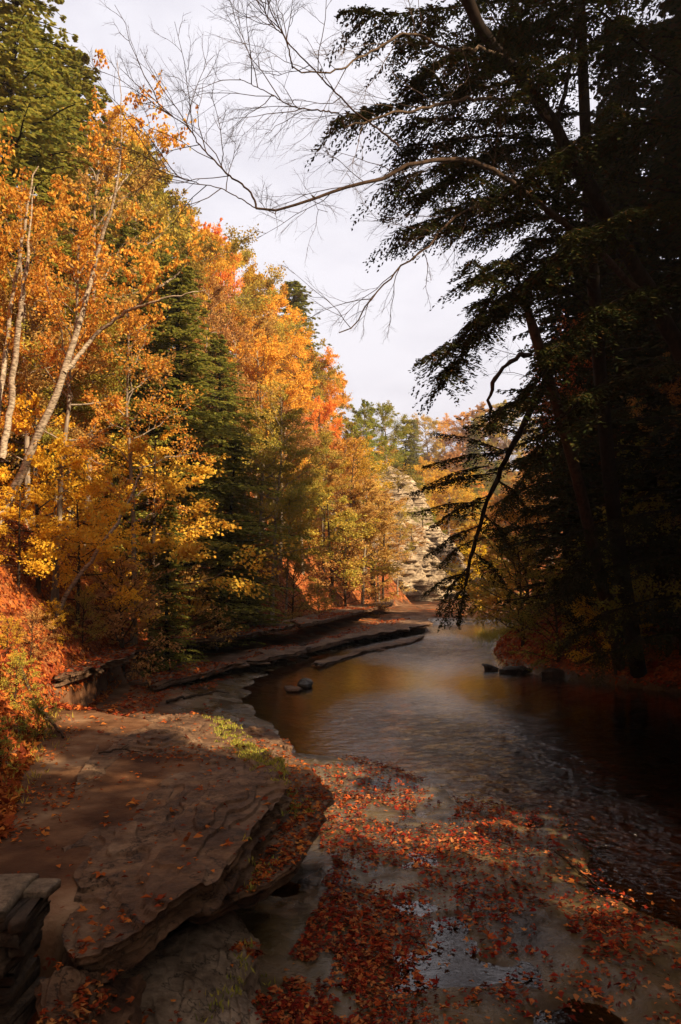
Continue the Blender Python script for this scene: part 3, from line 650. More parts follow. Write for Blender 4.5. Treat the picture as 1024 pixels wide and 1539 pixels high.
def bough(C, T, path, rng, tl=.9, step=.16, ll=.10, lw=.032, r=.03, k=9, droop=.25, taper=True, twk=0):
    """hemlock bough: flat sprays of needled twigs on both sides of a drooping limb"""
    p = np.asarray(path, float); Ltot = np.linalg.norm(np.diff(p, axis=0), axis=1).sum()
    n = max(4, int(Ltot / step)); q = resample(p, n); tg = np.gradient(q, axis=0); tg /= np.linalg.norm(tg, axis=1)[:, None] + 1e-9
    if T is not None: T.tube(resample(p, 10), np.linspace(r, r * .2, 10), 5)
    u = np.linspace(0, 1, n)
    side = np.cross(tg, [0, 0, 1.]); side /= np.linalg.norm(side, axis=1)[:, None] + 1e-9
    allp = []; alld = []; alln = []; 
    for sgn in (-1, 1):
        keep = (rng.random(n) < .9) & (u > .06)
        q1 = q[keep]; u1 = u[keep]; m = len(q1)
        if m == 0: continue
        L = tl * rng.uniform(.55, 1.1, m) * ((1 - .75 * u1) if taper else (1 - .3 * u1)) * np.clip(u1 * 5 + .3, 0, 1)
        d = tg[keep] * .75 + side[keep] * sgn + rng.normal(size=(m, 3)) * .16; d[:, 2] -= droop * .6; d /= np.linalg.norm(d, axis=1)[:, None]
        v = (np.arange(k) + .5) / k
        pp = q1[:, None, :] + d[:, None, :] * (L[:, None] * v)[:, :, None]
        pp[:, :, 2] -= (droop * L[:, None] * v ** 2)
        s2 = np.cross(d, [0, 0, 1.]); s2 /= np.linalg.norm(s2, axis=1)[:, None] + 1e-9
        for sg2 in (-1, 1):
            dd = d[:, None, :] * .8 + s2[:, None, :] * sg2 * .8 + rng.normal(size=(m, k, 3)) * .22; dd[..., 2] -= .15
            allp.append(pp.reshape(-1, 3) + rng.normal(size=(m * k, 3)) * .012); alld.append(dd.reshape(-1, 3))
            lf = (1.15 - .6 * v)[None, :] * np.ones((m, 1)) * np.clip(L / (tl * .7), .35, 1.3)[:, None]
            alln.append(lf.ravel())
    # tip fan
    A = np.concatenate(allp); Dv = np.concatenate(alld); lf = np.concatenate(alln); nn = len(A)
    C.leaves(A, Dv, np.array([0, 0, 1.]) + rng.normal(size=(nn, 3)) * .35, ll * lf * rng.uniform(.7, 1.2, nn), lw * rng.uniform(.7, 1.2, nn), rng.random(nn), fold=.05)

def hemlock_tree(seed, H=15, Lm=3.6, cb=.06, per=.24, ll=.22, lw=.07, k=7, r0=.2, lean=(0, 0), stp=.26):
    rng = np.random.default_rng(seed); T = MB(); C = MB()
    t = np.linspace(0, 1, 12); tr = np.c_[lean[0] * t * H + .15 * np.sin(t * 4 + seed), lean[1] * t * H + .12 * np.cos(t * 5), t * H]
    T.tube(tr, r0 * (1 - t) + .015, 7)
    z = cb * H; b = 0
    while z < H * .985:
        f = z / H; p0 = np.array([np.interp(f, t, tr[:, i]) for i in range(3)])
        for _ in range(3):
            L = Lm * ((1 - f) ** .75) * rng.uniform(.55, 1.12) + .25
            if rng.random() < .10: L *= .3
            az = b * 2.4 + rng.normal() * .25; b += 1
            dr = rng.uniform(.12, .34)
            u = np.linspace(0, 1, 6)[:, None]
            d = np.array([math.cos(az), math.sin(az), .22])
            pth = p0 + d * L * u - np.array([0, 0, 1]) * dr * L * u ** 1.8 + np.cumsum(rng.normal(size=(6, 3)) * L * .02, axis=0)
            bough(C, T, pth, rng, tl=.30 * L + .25, step=stp, ll=ll, lw=lw, r=.012 + .01 * L, k=k)
        z += per * rng.uniform(.75, 1.3) * (1.2 - .5 * f)
    return T, C

PROTO = {}
def proto(kind, T, C, H, bark, leaf):
    mt = T.mesh(kind + '_trunk', M[bark]); mc = C.mesh(kind + '_crown', M[leaf]); PROTO[kind] = (mt, mc, H)
for a in range(3): T, C = hemlock_tree(100 + a, Lm=[3.6, 3.0, 4.2][a], ll=.26, lw=.095, k=8, stp=.22, per=.2); proto('hemlock%d' % a, T, C, 15, 'bark_dark', 'hemlock')
T, C = hemlock_tree(104, Lm=3.6, cb=.20, ll=.26, lw=.095, k=8, stp=.22, per=.2); proto('hemlock3', T, C, 15, 'bark_dark', 'hemlock')
for a in range(4):
    T, C = dec_tree(200 + a, H=12, nleaf=25000, cb=[.28, .36, .22, .4][a], spread=[3.2, 2.6, 3.6, 2.8][a], nbr=[34, 28, 38, 26][a], lean=[(.03, 0), (-.04, .02), (.08, 0), (0, .03)][a], up=[.5, .8, .35, .7][a], ls=.125)
    proto('maple%d' % a, T, C, 12, 'bark_grey', 'orange')
for a in range(2):
    T, C = dec_tree(220 + a, H=12, cb=.35, spread=2.2, nbr=24, nleaf=6500, ls=.10, up=.8, r0=.09, lean=[(.05, 0), (-.03, 0)][a]); proto('thin%d' % a, T, C, 12, 'bark_grey', 'orange')
for a in range(2):
    T, C = dec_tree(240 + a, H=5, cb=.12, spread=2.0, nbr=26, nleaf=10000, ls=.085, up=.25, r0=.05); proto('sapling%d' % a, T, C, 5, 'bark', 'yellow')
for a in range(2):
    T, C = dec_tree(250 + a, H=3, cb=.04, spread=1.4, nbr=26, nleaf=4200, ls=.07, up=.75, r0=.03, wob=.06); proto('shrub%d' % a, T, C, 3, 'bark', 'rust')

TREES = []       # (name, label, px, py_mid) to keep labels apart
def plant(kind, name, label, cat, x, y, H, leaf, bark=None, rz=None, group=None, wide=1.0, sink=.15, zb=None):
    mt, mc, H0 = PROTO[kind]; s = H / H0
    rz = (x * 3.7 + y * 1.3) % 6.28 if rz is None else rz
    z = (gz(x, y) if zb is None else zb) - sink
    e = link(name, None, loc=(x, y, z)); e.rotation_euler = (0, 0, rz); e.scale = (s * wide, s * wide, s); e.empty_display_size = .3
    tag(e, label, cat, group)
    for nm, me, m in (('trunk', mt, bark), ('crown', mc, leaf)):
        o = link(nm, me, e)
        if m: o.material_slots[0].link = 'OBJECT'; o.material_slots[0].material = M[m]
    return e
def tree_at(kind, name, label, cat, px, top, Y, leaf, **k):
    """foot from the column px at distance Y, height from the row its top reaches"""
    x = (px - CX) / FPX * Y; zt = PD(px, top, Y)[2]; z0 = k['zb'] if k.get('zb') is not None else gz(x, Y); H = max(.6, (zt - z0) * ({'maple0': .93, 'maple1': .9, 'maple2': .94, 'maple3': .9, 'shrub0': .8, 'shrub1': .8}.get(kind, 1)))
    return plant(kind, name, label, cat, x, Y, H, leaf, **k)
G1 = 'trees on the sunny left slope'
L = [ # kind, name, label, px, top, Y, leaf, extra
 ('hemlock2', 'hemlock', 'tallest green hemlock, filling the upper left corner', 5, -110, 24, 'hemlock', dict(wide=1.15)),
 ('hemlock0', 'hemlock', 'green hemlock behind the tallest one, showing to its right', 85, 60, 29, 'hemlock', dict(wide=1.3)),
 ('maple0', 'maple_tree', 'gold leaved maple on the skyline beside the tallest hemlock', 140, 115, 38, 'gold', dict(wide=.8)),
 ('thin1', 'maple_tree', 'thin rusty maple with dangling leaves below the gold skyline maple', 130, 190, 24, 'rust', dict(wide=1.0)),
 ('hemlock1', 'hemlock', 'slim green hemlock on the skyline left of the red maple', 205, 205, 40, 'hemlock', dict(wide=1.3)),
 ('maple2', 'maple_tree', 'olive maple on the skyline just left of the red maple', 245, 240, 46, 'olive', {}),
 ('maple0', 'maple_tree', 'scarlet topped maple high on the left skyline', 302, 300, 52, 'red', dict(wide=.62)),
 ('hemlock2', 'hemlock', 'broad dark green hemlock in the middle of the left slope', 262, 385, 27, 'hemlock', dict(wide=1.25)),
 ('hemlock0', 'hemlock', 'dark hemlock behind the forked pale tree', 185, 330, 27, 'hemlock', dict(wide=.9)),
 ('maple3', 'maple_tree', 'yellow maple on the skyline right of the scarlet one', 358, 335, 56, 'gold', dict(wide=.8)),
 ('maple1', 'maple_tree', 'golden maple on the skyline left of the lone skyline pine', 395, 380, 62, 'gold', dict(wide=.8)),
 ('hemlock1', 'pine_tree', 'lone green pine breaking the skyline above the orange maples', 436, 418, 68, 'hemlock', dict(wide=1.7)),
 ('maple2', 'maple_tree', 'olive gold maple on the skyline between the scarlet and the yellow one', 332, 322, 54, 'olive', dict(wide=.9)),
 ('maple0', 'maple_tree', 'yellow gold maple just left of the skyline pine, on the crest', 412, 408, 60, 'gold', dict(wide=.8)),
 ('maple2', 'maple_tree', 'olive maple just right of the skyline pine', 448, 455, 66, 'olive', dict(wide=.8)),
 ('maple0', 'maple_tree', 'orange maple in the saddle right of the skyline pine', 474, 500, 67, 'orange', dict(wide=.8)),
 ('maple3', 'maple_tree', 'rust gold maple covering the slope under the yellow skyline maples', 385, 430, 50, 'rust', dict(wide=.9)),
 ('thin0', 'slender_tree', 'slender amber tree with airy leaves overlapping the cliff face', 560, 650, 58, 'gold', dict(wide=1.3, bark='bark')),
 ('maple1', 'maple_tree', 'bronze green maple standing against the left of the cliff', 528, 610, 62, 'olive', dict(wide=.8)),
 ('thin1', 'slender_tree', 'slender rusty tree low against the cliff face', 575, 730, 56, 'rust', dict(wide=1.4, bark='bark')),
 ('maple2', 'maple_tree', 'bright orange maple in front of the yellow skyline maples', 365, 430, 48, 'orange', dict(wide=.8)),
 ('maple0', 'maple_tree', 'yellow orange maple left of the tall bare pale poles', 395, 480, 44, 'gold', {}),
 ('maple3', 'maple_tree', 'brownish maple on the skyline where the slope drops', 452, 480, 70, 'rust', dict(wide=.8)),
 ('maple1', 'maple_tree', 'orange maple on the skyline right of the brownish one', 492, 525, 74, 'orange', dict(wide=.8)),
 ('hemlock1', 'hemlock', 'shaggy green hemlock right of the broad dark one', 350, 650, 29, 'hemlock', dict(wide=1.5)),
 ('maple2', 'maple_tree', 'olive green maple above the green hemlock boughs mid slope', 385, 580, 36, 'olive', {}),
 ('maple0', 'maple_tree', 'coral red maple just left of the pale cliff top', 484, 575, 60, 'red', dict(wide=.65)),
 ('thin0', 'slender_tree', 'airy yellow green tree screening the top of the cliff', 536, 625, 60, 'green', dict(wide=1.6)),
 ('thin1', 'slender_tree', 'airy olive tree screening the middle of the cliff', 550, 680, 59, 'olive', dict(wide=1.4)),
 ('thin0', 'slender_tree', 'airy gold tree screening the lower cliff just left of the pale ledges', 570, 770, 57, 'gold', dict(wide=1.5)),
 ('maple2', 'maple_tree', 'bronze maple at the left shoulder of the cliff', 508, 640, 54, 'rust', dict(wide=.9)),
 ('maple1', 'maple_tree', 'thin olive maple leaning behind the leaning birch top', 185, 165, 36, 'olive', dict(wide=.75)),
 ('maple3', 'maple_tree', 'gold green maple on the skyline between the slim hemlock and the olive maple', 232, 235, 42, 'olive', dict(wide=.8)),
 ('maple0', 'maple_tree', 'dusky gold maple on the skyline, left neighbour of the scarlet one', 272, 288, 46, 'gold', dict(wide=.7)),
 ('maple2', 'maple_tree', 'rust maple below the scarlet skyline maple', 300, 400, 38, 'rust', dict(wide=.7)),
 ('hemlock0', 'hemlock', 'green hemlock tucked below the amber maples', 325, 500, 36, 'hemlock', dict(wide=1.3)),
 ('maple1', 'maple_tree', 'thinly leaved yellow green tree standing on the cliff top', 545, 582, 74, 'green', dict(zb=10.0, wide=.8)),
 ('maple0', 'maple_tree', 'rounded green tree at the cliff top, right of the yellow green one', 583, 590, 76, 'green', dict(zb=10.5)),
 ('hemlock1', 'hemlock', 'small dark conifer behind the right edge of the cliff', 612, 625, 96, 'hemlock', {}),
 ('maple3', 'maple_tree', 'yellow olive maple in front of the pale cliff', 455, 620, 46, 'olive', {}),
 ('thin0', 'slender_tree', 'slender dark trunked tree nearest the pale cliff face', 520, 650, 52, 'gold', dict(bark='bark')),
 ('thin1', 'slender_tree', 'slender dark trunked tree left of the one nearest the cliff', 487, 640, 50, 'olive', dict(bark='bark')),
 ('thin1', 'slender_tree', 'tall pale pole of a tree with yellow tufts mid slope', 410, 560, 36, 'olive', dict(bark='bark_pale')),
 ('thin0', 'slender_tree', 'shorter pale pole of a tree right of the tall pale pole', 430, 690, 37, 'gold', dict(bark='bark_pale')),
 ('sapling0', 'maple_sapling', 'brassy olive maple sapling hiding the lower cliff', 500, 730, 48, 'olive', dict(wide=1.3)),
 ('maple3', 'maple_tree', 'low bronze tree in front of the lower cliff', 545, 700, 52, 'rust', dict(wide=1.1)),
 ('hemlock0', 'hemlock', 'low green hemlock with boughs hanging over the black undercut', 330, 770, 27, 'hemlock', dict(wide=1.5)),
 ('hemlock2', 'hemlock', 'small hemlock with its boughs reaching out over the rock shelf', 375, 830, 31, 'hemlock', dict(wide=1.7)),
 ('hemlock1', 'hemlock', 'small green hemlock among the yellow saplings', 255, 740, 21, 'hemlock', dict(wide=1.1)),
 ('sapling0', 'maple_sapling', 'yellow maple sapling with tiered leaves, left edge of the slope', 60, 590, 17, 'yellow', dict(wide=1.0)),
 ('sapling1', 'maple_sapling', 'brightest yellow sapling with flat sprays below the pale birches', 120, 700, 18.5, 'yellow', dict(wide=1.0)),
 ('sapling0', 'maple_sapling', 'low golden sapling over the leafy bank at the left edge', 30, 720, 15.5, 'yellow', dict(wide=1.3)),
 ('thin0', 'slender_tree', 'rust orange slender tree with bare lower limbs behind the birches', 40, 250, 20, 'orange', {}),
 ('thin0', 'slender_tree', 'thin leafless looking tree with a few orange leaves between the birches', 85, 330, 17.5, 'orange', {}),
 ('thin1', 'slender_tree', 'thin russet tree rising right of the leaning birch', 205, 440, 21, 'orange', {}),
 ('sapling1', 'maple_sapling', 'gold leaved sapling under the broad dark hemlock', 230, 640, 22, 'gold', dict(wide=1.1)),
 ('shrub0', 'shrub', 'brown twiggy shrub in the shade under the yellow saplings', 190, 800, 19, 'rust', dict(wide=1.2)),
 ('shrub1', 'shrub', 'russet shrub right of the shaded twiggy one', 285, 830, 24, 'rust', dict(wide=1.3)),
 ('shrub0', 'shrub', 'dark purple brown thicket at the foot of the cliff side bank', 520, 790, 47, 'rust', dict(wide=1.5)),
 ('shrub1', 'shrub', 'reddish thicket right of the purple brown one', 565, 800, 55, 'rust', dict(wide=1.5)),
 ('shrub0', 'shrub', 'yellow green bush at the foot of the far left bank', 480, 860, 40, 'green', dict(wide=1.2)),
 ('shrub1', 'shrub', 'rusty bush between the pale poles', 440, 820, 37, 'rust', dict(wide=1.3)),
 ('shrub1', 'shrub', 'green leafy bush on the near left bank above the path', 66, 1035, 10.0, 'green', dict(wide=.9)),
 ('shrub0', 'shrub', 'darker green bush at the left edge, nearest the camera', 8, 1060, 8.2, 'green', dict(wide=1.0)),
]
CATS = dict(hemlock='hemlock', pine_tree='pine tree', maple_tree='maple tree', slender_tree='tree', maple_sapling='sapling', shrub='shrub')
for kd, nm, lb, px, top, Y, lf, ex in L: tree_at(kd, nm, lb, CATS[nm], px, top, Y, lf, group=G1, **ex)
# understory filling the slope, each described by the neighbour it stands nearest
LAND = [(p, t, l) for _, n, l, p, t, *_ in L]
rf = np.random.default_rng(77); used = set()
short = {'tallest green hemlock, filling the upper left corner': 'the tallest hemlock'}
kinds = [('maple0', 'maple_tree', 'rust', 'rusty', 8), ('maple1', 'maple_tree', 'orange', 'pale orange', 7), ('sapling0', 'maple_sapling', 'gold', 'gold leaved', 4), ('sapling1', 'maple_sapling', 'rust', 'russet', 4), ('maple3', 'maple_tree', 'rust', 'russet', 8), ('shrub0', 'shrub', 'rust', 'brown leaved', 2.6), ('maple2', 'maple_tree', 'olive', 'olive', 8), ('thin1', 'slender_tree', 'orange', 'sparse', 9)]
PLACE = ['below the tallest hemlock', 'under the gold skyline maple', 'above the yellow saplings', 'behind the leaning birch', 'left of the broad dark hemlock', 'above the broad dark hemlock', 'right of the broad dark hemlock', 'below the scarlet skyline maple', 'under the skyline pine', 'left of the tall pale pole', 'right of the tall pale pole', 'below the coral red maple', 'left of the pale cliff', 'behind the cliff side thicket']
PPX = [(50, 22), (160, 30), (100, 24), (130, 27), (190, 31), (240, 37), (330, 38), (320, 46), (430, 58), (370, 40), (440, 43), (480, 55), (505, 57), (540, 60)]
for k, (pl, (px, Y)) in enumerate(zip(PLACE, PPX)):
    for q in range(3):
        kd, nm, lf, adj, H = kinds[(k * 3 + q * 5 + q) % len(kinds)]
        YY = Y * (1 + .09 * (q - 1)) + rf.uniform(-1, 1); x = (px + rf.uniform(-25, 25) - CX) / FPX * YY
        if footL(YY) - x < .8: x = footL(YY) - rf.uniform(.8, 3)
        nmw = {'maple_tree': 'maple', 'maple_sapling': 'sapling', 'slender_tree': 'slender tree'}.get(nm, nm)
        lb = '%s %s on the left slope, %s' % (adj, nmw, pl)
        plant(kd, nm, lb, CATS[nm], x, YY, H * rf.uniform(.75, 1.15), lf, group=G1)

for k, (th_, z_, H_, lf, lb) in enumerate(CLIFF_PLANTS):
    x0_ = np.interp(z_, [0, 4, 6.6, 8.4, 10.5, 12.6], [12.3, 7.2, 5.3, 4.1, 2.7, 1.2]); r_ = math.hypot(x0_ + 9, 12) + .9
    plant('shrub%d' % (k % 2), 'shrub', lb, 'shrub', -9 + r_ * math.cos(th_), 82 + r_ * math.sin(th_), H_, lf, group='bushes on the cliff', zb=z_ - .1, wide=1.8)
for k, (px_, top_, Y_, kd_, lf, H_, lb) in enumerate([(15, 0, 12.5, 'shrub0', 'gold', .7, 'small gold bush on the bank at the left edge'), (52, 0, 13.5, 'shrub1', 'rust', .9, 'small bronze bush on the leafy left bank'), (85, 0, 15.5, 'shrub0', 'yellow', .8, 'small yellow bush over the near end of the black undercut'), (128, 0, 17.5, 'shrub1', 'olive', 1.2, 'small olive bush on the bank above the mossy ledge'), (30, 0, 10.5, 'shrub1', 'olive', .8, 'low olive tuft of leaves near the foot of the left bank'), (160, 0, 20, 'shrub0', 'rust', 1.6, 'tan bush on the bank above the leaf covered ledge')]):
    plant(kd_, 'shrub', lb, 'shrub', (px_ - CX) / FPX * Y_, Y_, H_, lf, group=G1)

# far hillside and the ground beyond the bend
FAR = [('maple0', 'maple_tree', 'flame orange maple breaking the far skyline', 693, 605, 175, 'orange'),
 ('maple1', 'maple_tree', 'salmon maple on the far hill below the flame orange one', 683, 665, 150, 'rust'),
 ('maple2', 'maple_tree', 'round olive brown tree on the far skyline, left of the flame orange maple', 650, 612, 175, 'olive'),
 ('hemlock0', 'hemlock', 'dark green conifer on the far hill between the red and brown trees', 715, 630, 150, 'hemlock'),
 ('maple3', 'maple_tree', 'bronze tree on the far skyline right of the flame orange maple', 735, 590, 170, 'rust'),
 ('maple0', 'maple_tree', 'olive bronze tree on the far skyline beside the broken snag', 770, 585, 165, 'olive'),
 ('thin1', 'slender_tree', 'slender olive tree in front of the right edge of the cliff', 597, 745, 62, 'olive'),
 ('maple0', 'maple_tree', 'large golden maple glowing beyond the creek bend', 640, 672, 112, 'gold'),
 ('maple2', 'maple_tree', 'amber maple right of the large golden one beyond the bend', 672, 690, 105, 'gold'),
 ('hemlock2', 'hemlock', 'green conifer right of the amber maple beyond the bend', 705, 690, 110, 'hemlock'),
 ('maple1', 'maple_tree', 'olive tree just right of the cliff edge', 610, 690, 100, 'olive'),
 ('maple3', 'maple_tree', 'green gold tree low beside the cliff foot', 645, 755, 84, 'green'),
 ('hemlock1', 'hemlock', 'dark green conifer left end of the far skyline', 622, 628, 150, 'hemlock'),
 ('maple1', 'maple_tree', 'orange tree behind the shaded limb on the right', 765, 720, 75, 'orange'),
 ('maple2', 'maple_tree', 'brown orange tree behind the black hemlocks', 820, 650, 72, 'rust'),
 ('sapling0', 'maple_sapling', 'yellow sapling glowing low behind the shaded right limb', 725, 815, 50, 'yellow'),
 ('sapling1', 'maple_sapling', 'orange sapling right of the glowing yellow one', 765, 800, 42, 'orange'),
 ('sapling0', 'maple_sapling', 'green gold sapling on the grassy spit', 745, 850, 46, 'green'),
 ('maple3', 'maple_tree', 'dim orange tree behind the leaning snag', 830, 640, 60, 'rust')]
for kd, nm, lb, px, top, Y, lf in FAR: tree_at(kd, nm, lb, CATS[nm], px, top, Y, lf, group='trees beyond the creek bend', wide=1.15)
fk = 0
FL = {'rust': 'bronze', 'orange': 'orange', 'olive': 'olive', 'hemlock': 'dark green', 'gold': 'golden', 'red': 'red', 'green': 'light green'}
for r_ in range(7):
    Y = 118 + r_ * 14
    for c_ in range(8):
        px = 585 + c_ * 30 + rf.uniform(-14, 14); lf = ['rust', 'olive', 'hemlock', 'orange', 'olive', 'hemlock', 'gold', 'olive', 'rust', 'green'][rf.integers(10)]
        kd = 'hemlock%d' % rf.integers(3) if lf == 'hemlock' else 'maple%d' % rf.integers(4)
        nm = 'hemlock' if lf == 'hemlock' else 'maple_tree'
        x = (px - CX) / FPX * Y
        plant(kd, nm, '%s tree %s the far hillside beyond the creek' % (FL[lf], ['low on', 'halfway up', 'high on'][min(2, r_ // 2)]), CATS[nm], x, Y, rf.uniform(9, 12.5), lf, group='%s trees %s the far hillside' % (FL[lf], ['low on', 'halfway up', 'high on'][min(2, r_ // 2)]), wide=1.1)

# ---------------------------------------------------------------- shaded hemlocks on the right
RT = [ # x, y, H, kind, wide, label
 (9.7, 18.4, 20, 3, 1.15, 'black shaded hemlock nearest the camera at the right edge'),
 (10.4, 21.5, 18.5, 2, 1.0, 'tall black hemlock reaching the upper right corner'),
 (8.2, 22.2, 18.5, 1, .85, 'black hemlock whose boughs show behind the leaning trunk'),
 (9.3, 26.0, 16.5, 0, .8, 'black hemlock standing on the shaded right bank behind the nearest ones'),
 (10.6, 33.0, 13, 0, .9, 'dark hemlock farther along the right bank, above the spit'),
 (10.8, 29.0, 16, 0, 1.0, 'high black hemlock in the second row of the right bank'),
 (12.0, 23.0, 16.5, 1, 1.1, 'black hemlock deep in the right hand shade'),
 (16.5, 40.0, 13, 2, 1.0, 'dim hemlock behind the dark one above the spit'),
 (7.0, 23.6, 16, 3, .8, 'black hemlock directly behind the leaning trunk'), (8.1, 25.6, 10, 2, .9, 'short bushy black hemlock on the shaded right bank, its boughs near the ground'), (7.7, 22.3, 7.5, 0, 1.1, 'small black hemlock crouching in front of the trunks on the right bank'), (9.4, 21.0, 9, 2, 1.1, 'black hemlock thicket at the right edge of the shaded bank'), (10.2, 22.0, 9, 0, 1.3, 'low spreading black hemlock under the tall ones at the right edge'), (14.0, 17.0, 21, 0, 1.2, None), (12.6, 13.6, 21, 2, 1.0, 'outermost black hemlock over the right edge'), (12.6, 26.5, 20, 0, 1.1, 'tall black hemlock in the third row of the right bank'), (16.5, 21.5, 19, 1, 1.2, 'black hemlock high up behind the right edge'), (17, 27, 14, 2, 1.2, None), (17.5, 36, 12, 1, 1.2, None)]
for k, (x, y, H, kd, wd, lb) in enumerate(RT):
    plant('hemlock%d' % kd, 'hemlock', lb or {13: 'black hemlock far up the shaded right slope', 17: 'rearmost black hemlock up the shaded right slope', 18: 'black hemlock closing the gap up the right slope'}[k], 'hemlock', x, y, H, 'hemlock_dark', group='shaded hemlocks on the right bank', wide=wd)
SB = [(6.4, 23.2, 2.6, 'hemlock', 'dim green bush at the waterline of the right bank'), (5.9, 25.5, 3.4, 'olive', 'olive bush on the outer corner of the right bank'), (7.6, 21.8, 2.6, 'hemlock_dark', 'dark leafy bush on the shaded right bank'), (8.9, 20.6, 3.2, 'hemlock_dark', 'dark bush at the right edge of the shaded bank'), (6.6, 27.5, 3.4, 'olive', 'olive bush behind the outer corner of the right bank'), (7.6, 32, 5, 'orange', 'orange bush half lit behind the right bank corner')]
for k, (x, y, H, lf, lb) in enumerate(SB): plant('shrub%d' % (k % 2), 'shrub', lb, 'shrub', x, y, H, lf, group='bushes on the right bank', wide=1.3)
# trees of the right bank beside and behind the camera: they throw the shade on the foreground
SH = [(7.0, -.8, 17, 'hemlock0', 1.1), (8.4, .8, 9.5, 'hemlock2', .9), (10.5, -3.5, 19, 'hemlock0', 1.1), (7.6, 5.0, 5.5, 'hemlock1', 1.3), (13.5, -2.2, 13, 'hemlock1', 1.2), (9.6, 7.6, 19, 'hemlock0', 1.0), (11, 8.8, 20, 'hemlock2', .9), (14.5, 9, 15, 'hemlock1', 1.0)]
for k, (x, y, H, kd, wd) in enumerate(SH):
    nm = 'hemlock' if 'hem' in kd else 'maple_tree'
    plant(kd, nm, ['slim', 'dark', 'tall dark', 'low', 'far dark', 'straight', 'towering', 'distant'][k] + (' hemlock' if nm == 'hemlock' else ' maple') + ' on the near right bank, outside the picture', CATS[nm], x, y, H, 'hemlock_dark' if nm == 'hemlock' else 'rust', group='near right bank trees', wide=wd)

# ---------------------------------------------------------------- the leaning tree with bare limbs, and its twigs
def D3(pts): return np.array([PD(a, b, Y) for a, b, Y in pts])
rt = np.random.default_rng(314)
def thing(name, label, cat, loc, group=None): return tag(link(name, None, loc=loc), label, cat, group)
def build(name, mb, mat, parent):
    me = mb.mesh(name, mat, smooth=(name != 'crown' and 'fol' not in name))
    import mathutils
    me.transform(mathutils.Matrix.Translation(-Vector(parent.location))); return link(name, me, parent)
def twig_spray(T, C, p0, d, L, rng, depth=0, r=.012, leafp=.25, droop=.0, ls=.07):
    n = 7; u = np.linspace(0, 1, n)[:, None]; d = d / np.linalg.norm(d)
    bend = rdir(rng, 1)[0] * .25
    p = p0 + d * L * u + bend * L * u ** 2 + np.array([0, 0, -1]) * droop * L * u ** 2 + np.cumsum(rng.normal(size=(n, 3)) * L * .018, axis=0); p[0] = p0
    T.tube(p, np.linspace(r, r * .35, n), 4 if depth < 2 else 3)
    if depth < 3:
        m = int(rng.integers(4, 7)) if depth < 2 else 3
        for k in range(m):
            v = .2 + .75 * (k + rng.random()) / m; q = np.array([np.interp(v, u[:, 0], p[:, i]) for i in range(3)])
            dd = d + rdir(rng, 1)[0] * .75; twig_spray(T, C, q, dd, L * rng.uniform(.35, .6) * (1.1 - .4 * v), rng, depth + 1, r * .5, leafp, droop, ls)
    else:
        k = rng.random(3) < leafp; nn = k.sum()
        if nn: C.leaves(p[[2, 4, 6]][k], rdir(rng, nn) + [0, 0, -1.2], rdir(rng, nn), ls * rng.uniform(.7, 1.2, nn), ls * .6, rng.random(nn))
lt = thing('leaning_tree', 'big dark trunk leaning in from the right edge, with long bare twiggy limbs reaching left', 'tree', (8.0, 13.5, 0))
T = MB(); C = MB()
main = smoothp(D3([(1250, 985, 16.4), (1190, 900, 15.8), (1090, 660, 14.2), (1000, 480, 13.2), (945, 385, 12.8), (880, 270, 12.3), (820, 165, 11.8), (765, 95, 11.4), (718, 40, 11.0), (688, -10, 10.8), (660, -80, 10.5)]), 40)
main[2:-2] += (np.cumsum(rt.normal(size=(36, 3)), axis=0) % .12 - .06) * .35 + rt.normal(size=(36, 3)) * .012
T.tube(main, (np.linspace(.21, .075, 40) * (1 + .06 * rt.normal(size=40))), 12); build('trunk', T, M['bark_dark'], lt)
M['limb_bark'] = bark_mat('limb_bark', (.03, .02, .014), (.13, .09, .06))
LIMBS = [([(1000, 470, 13.2), (930, 410, 12.6), (880, 355, 12.0), (800, 290, 11.2), (745, 250, 10.6), (700, 226, 10.1), (655, 234, 9.8), (600, 246, 9.5), (540, 272, 9.2), (480, 294, 9.0), (425, 305, 8.8), (385, 313, 8.7)], .085, .018, 'bark'),
 ([(835, 185, 11.9), (805, 150, 11.5), (770, 140, 11.2), (700, 140, 10.6), (640, 150, 10.2), (570, 160, 9.9), (515, 180, 9.7)], .05, .015, 'limb_bark'),
 ([(765, 95, 11.4), (735, 72, 11.0), (680, 76, 10.5), (640, 56, 10.2), (608, 42, 10.0), (560, 75, 9.8), (510, 105, 9.5), (440, 100, 9.2)], .04, .012, 'limb_bark'),
 ([(850, 330, 11.8), (790, 285, 11.2), (720, 300, 10.7), (660, 345, 10.2), (610, 385, 9.9), (550, 440, 9.6), (510, 500, 9.4)], .035, .01, 'bark'),
 ([(870, -30, 12.4), (862, 60, 12.3), (850, 130, 12.2), (838, 190, 12.0), (842, 260, 12.0)], .05, .05, 'bark_dark'),
 ([(385, 313, 8.7), (380, 292, 8.7), (345, 265, 8.6), (305, 225, 8.5), (280, 190, 8.4), (220, 155, 8.3)], .018, .005, 'bark'),
 ([(510, 170, 9.7), (440, 160, 9.3), (400, 135, 9.1), (360, 118, 9.0)], .015, .006, 'bark'),
 ([(600, 220, 9.8), (540, 170, 9.5), (480, 110, 9.2), (430, 60, 9.0), (400, 0, 8.9), (395, -40, 8.8)], .018, .008, 'bark'),
 ([(440, 103, 9.2), (430, 60, 9.1), (400, 30, 9.0), (385, -20, 8.9)], .014, .006, 'bark'),
 ([(385, 313, 8.7), (330, 280, 8.6), (270, 265, 8.5), (215, 235, 8.4)], .010, .004, 'bark')]
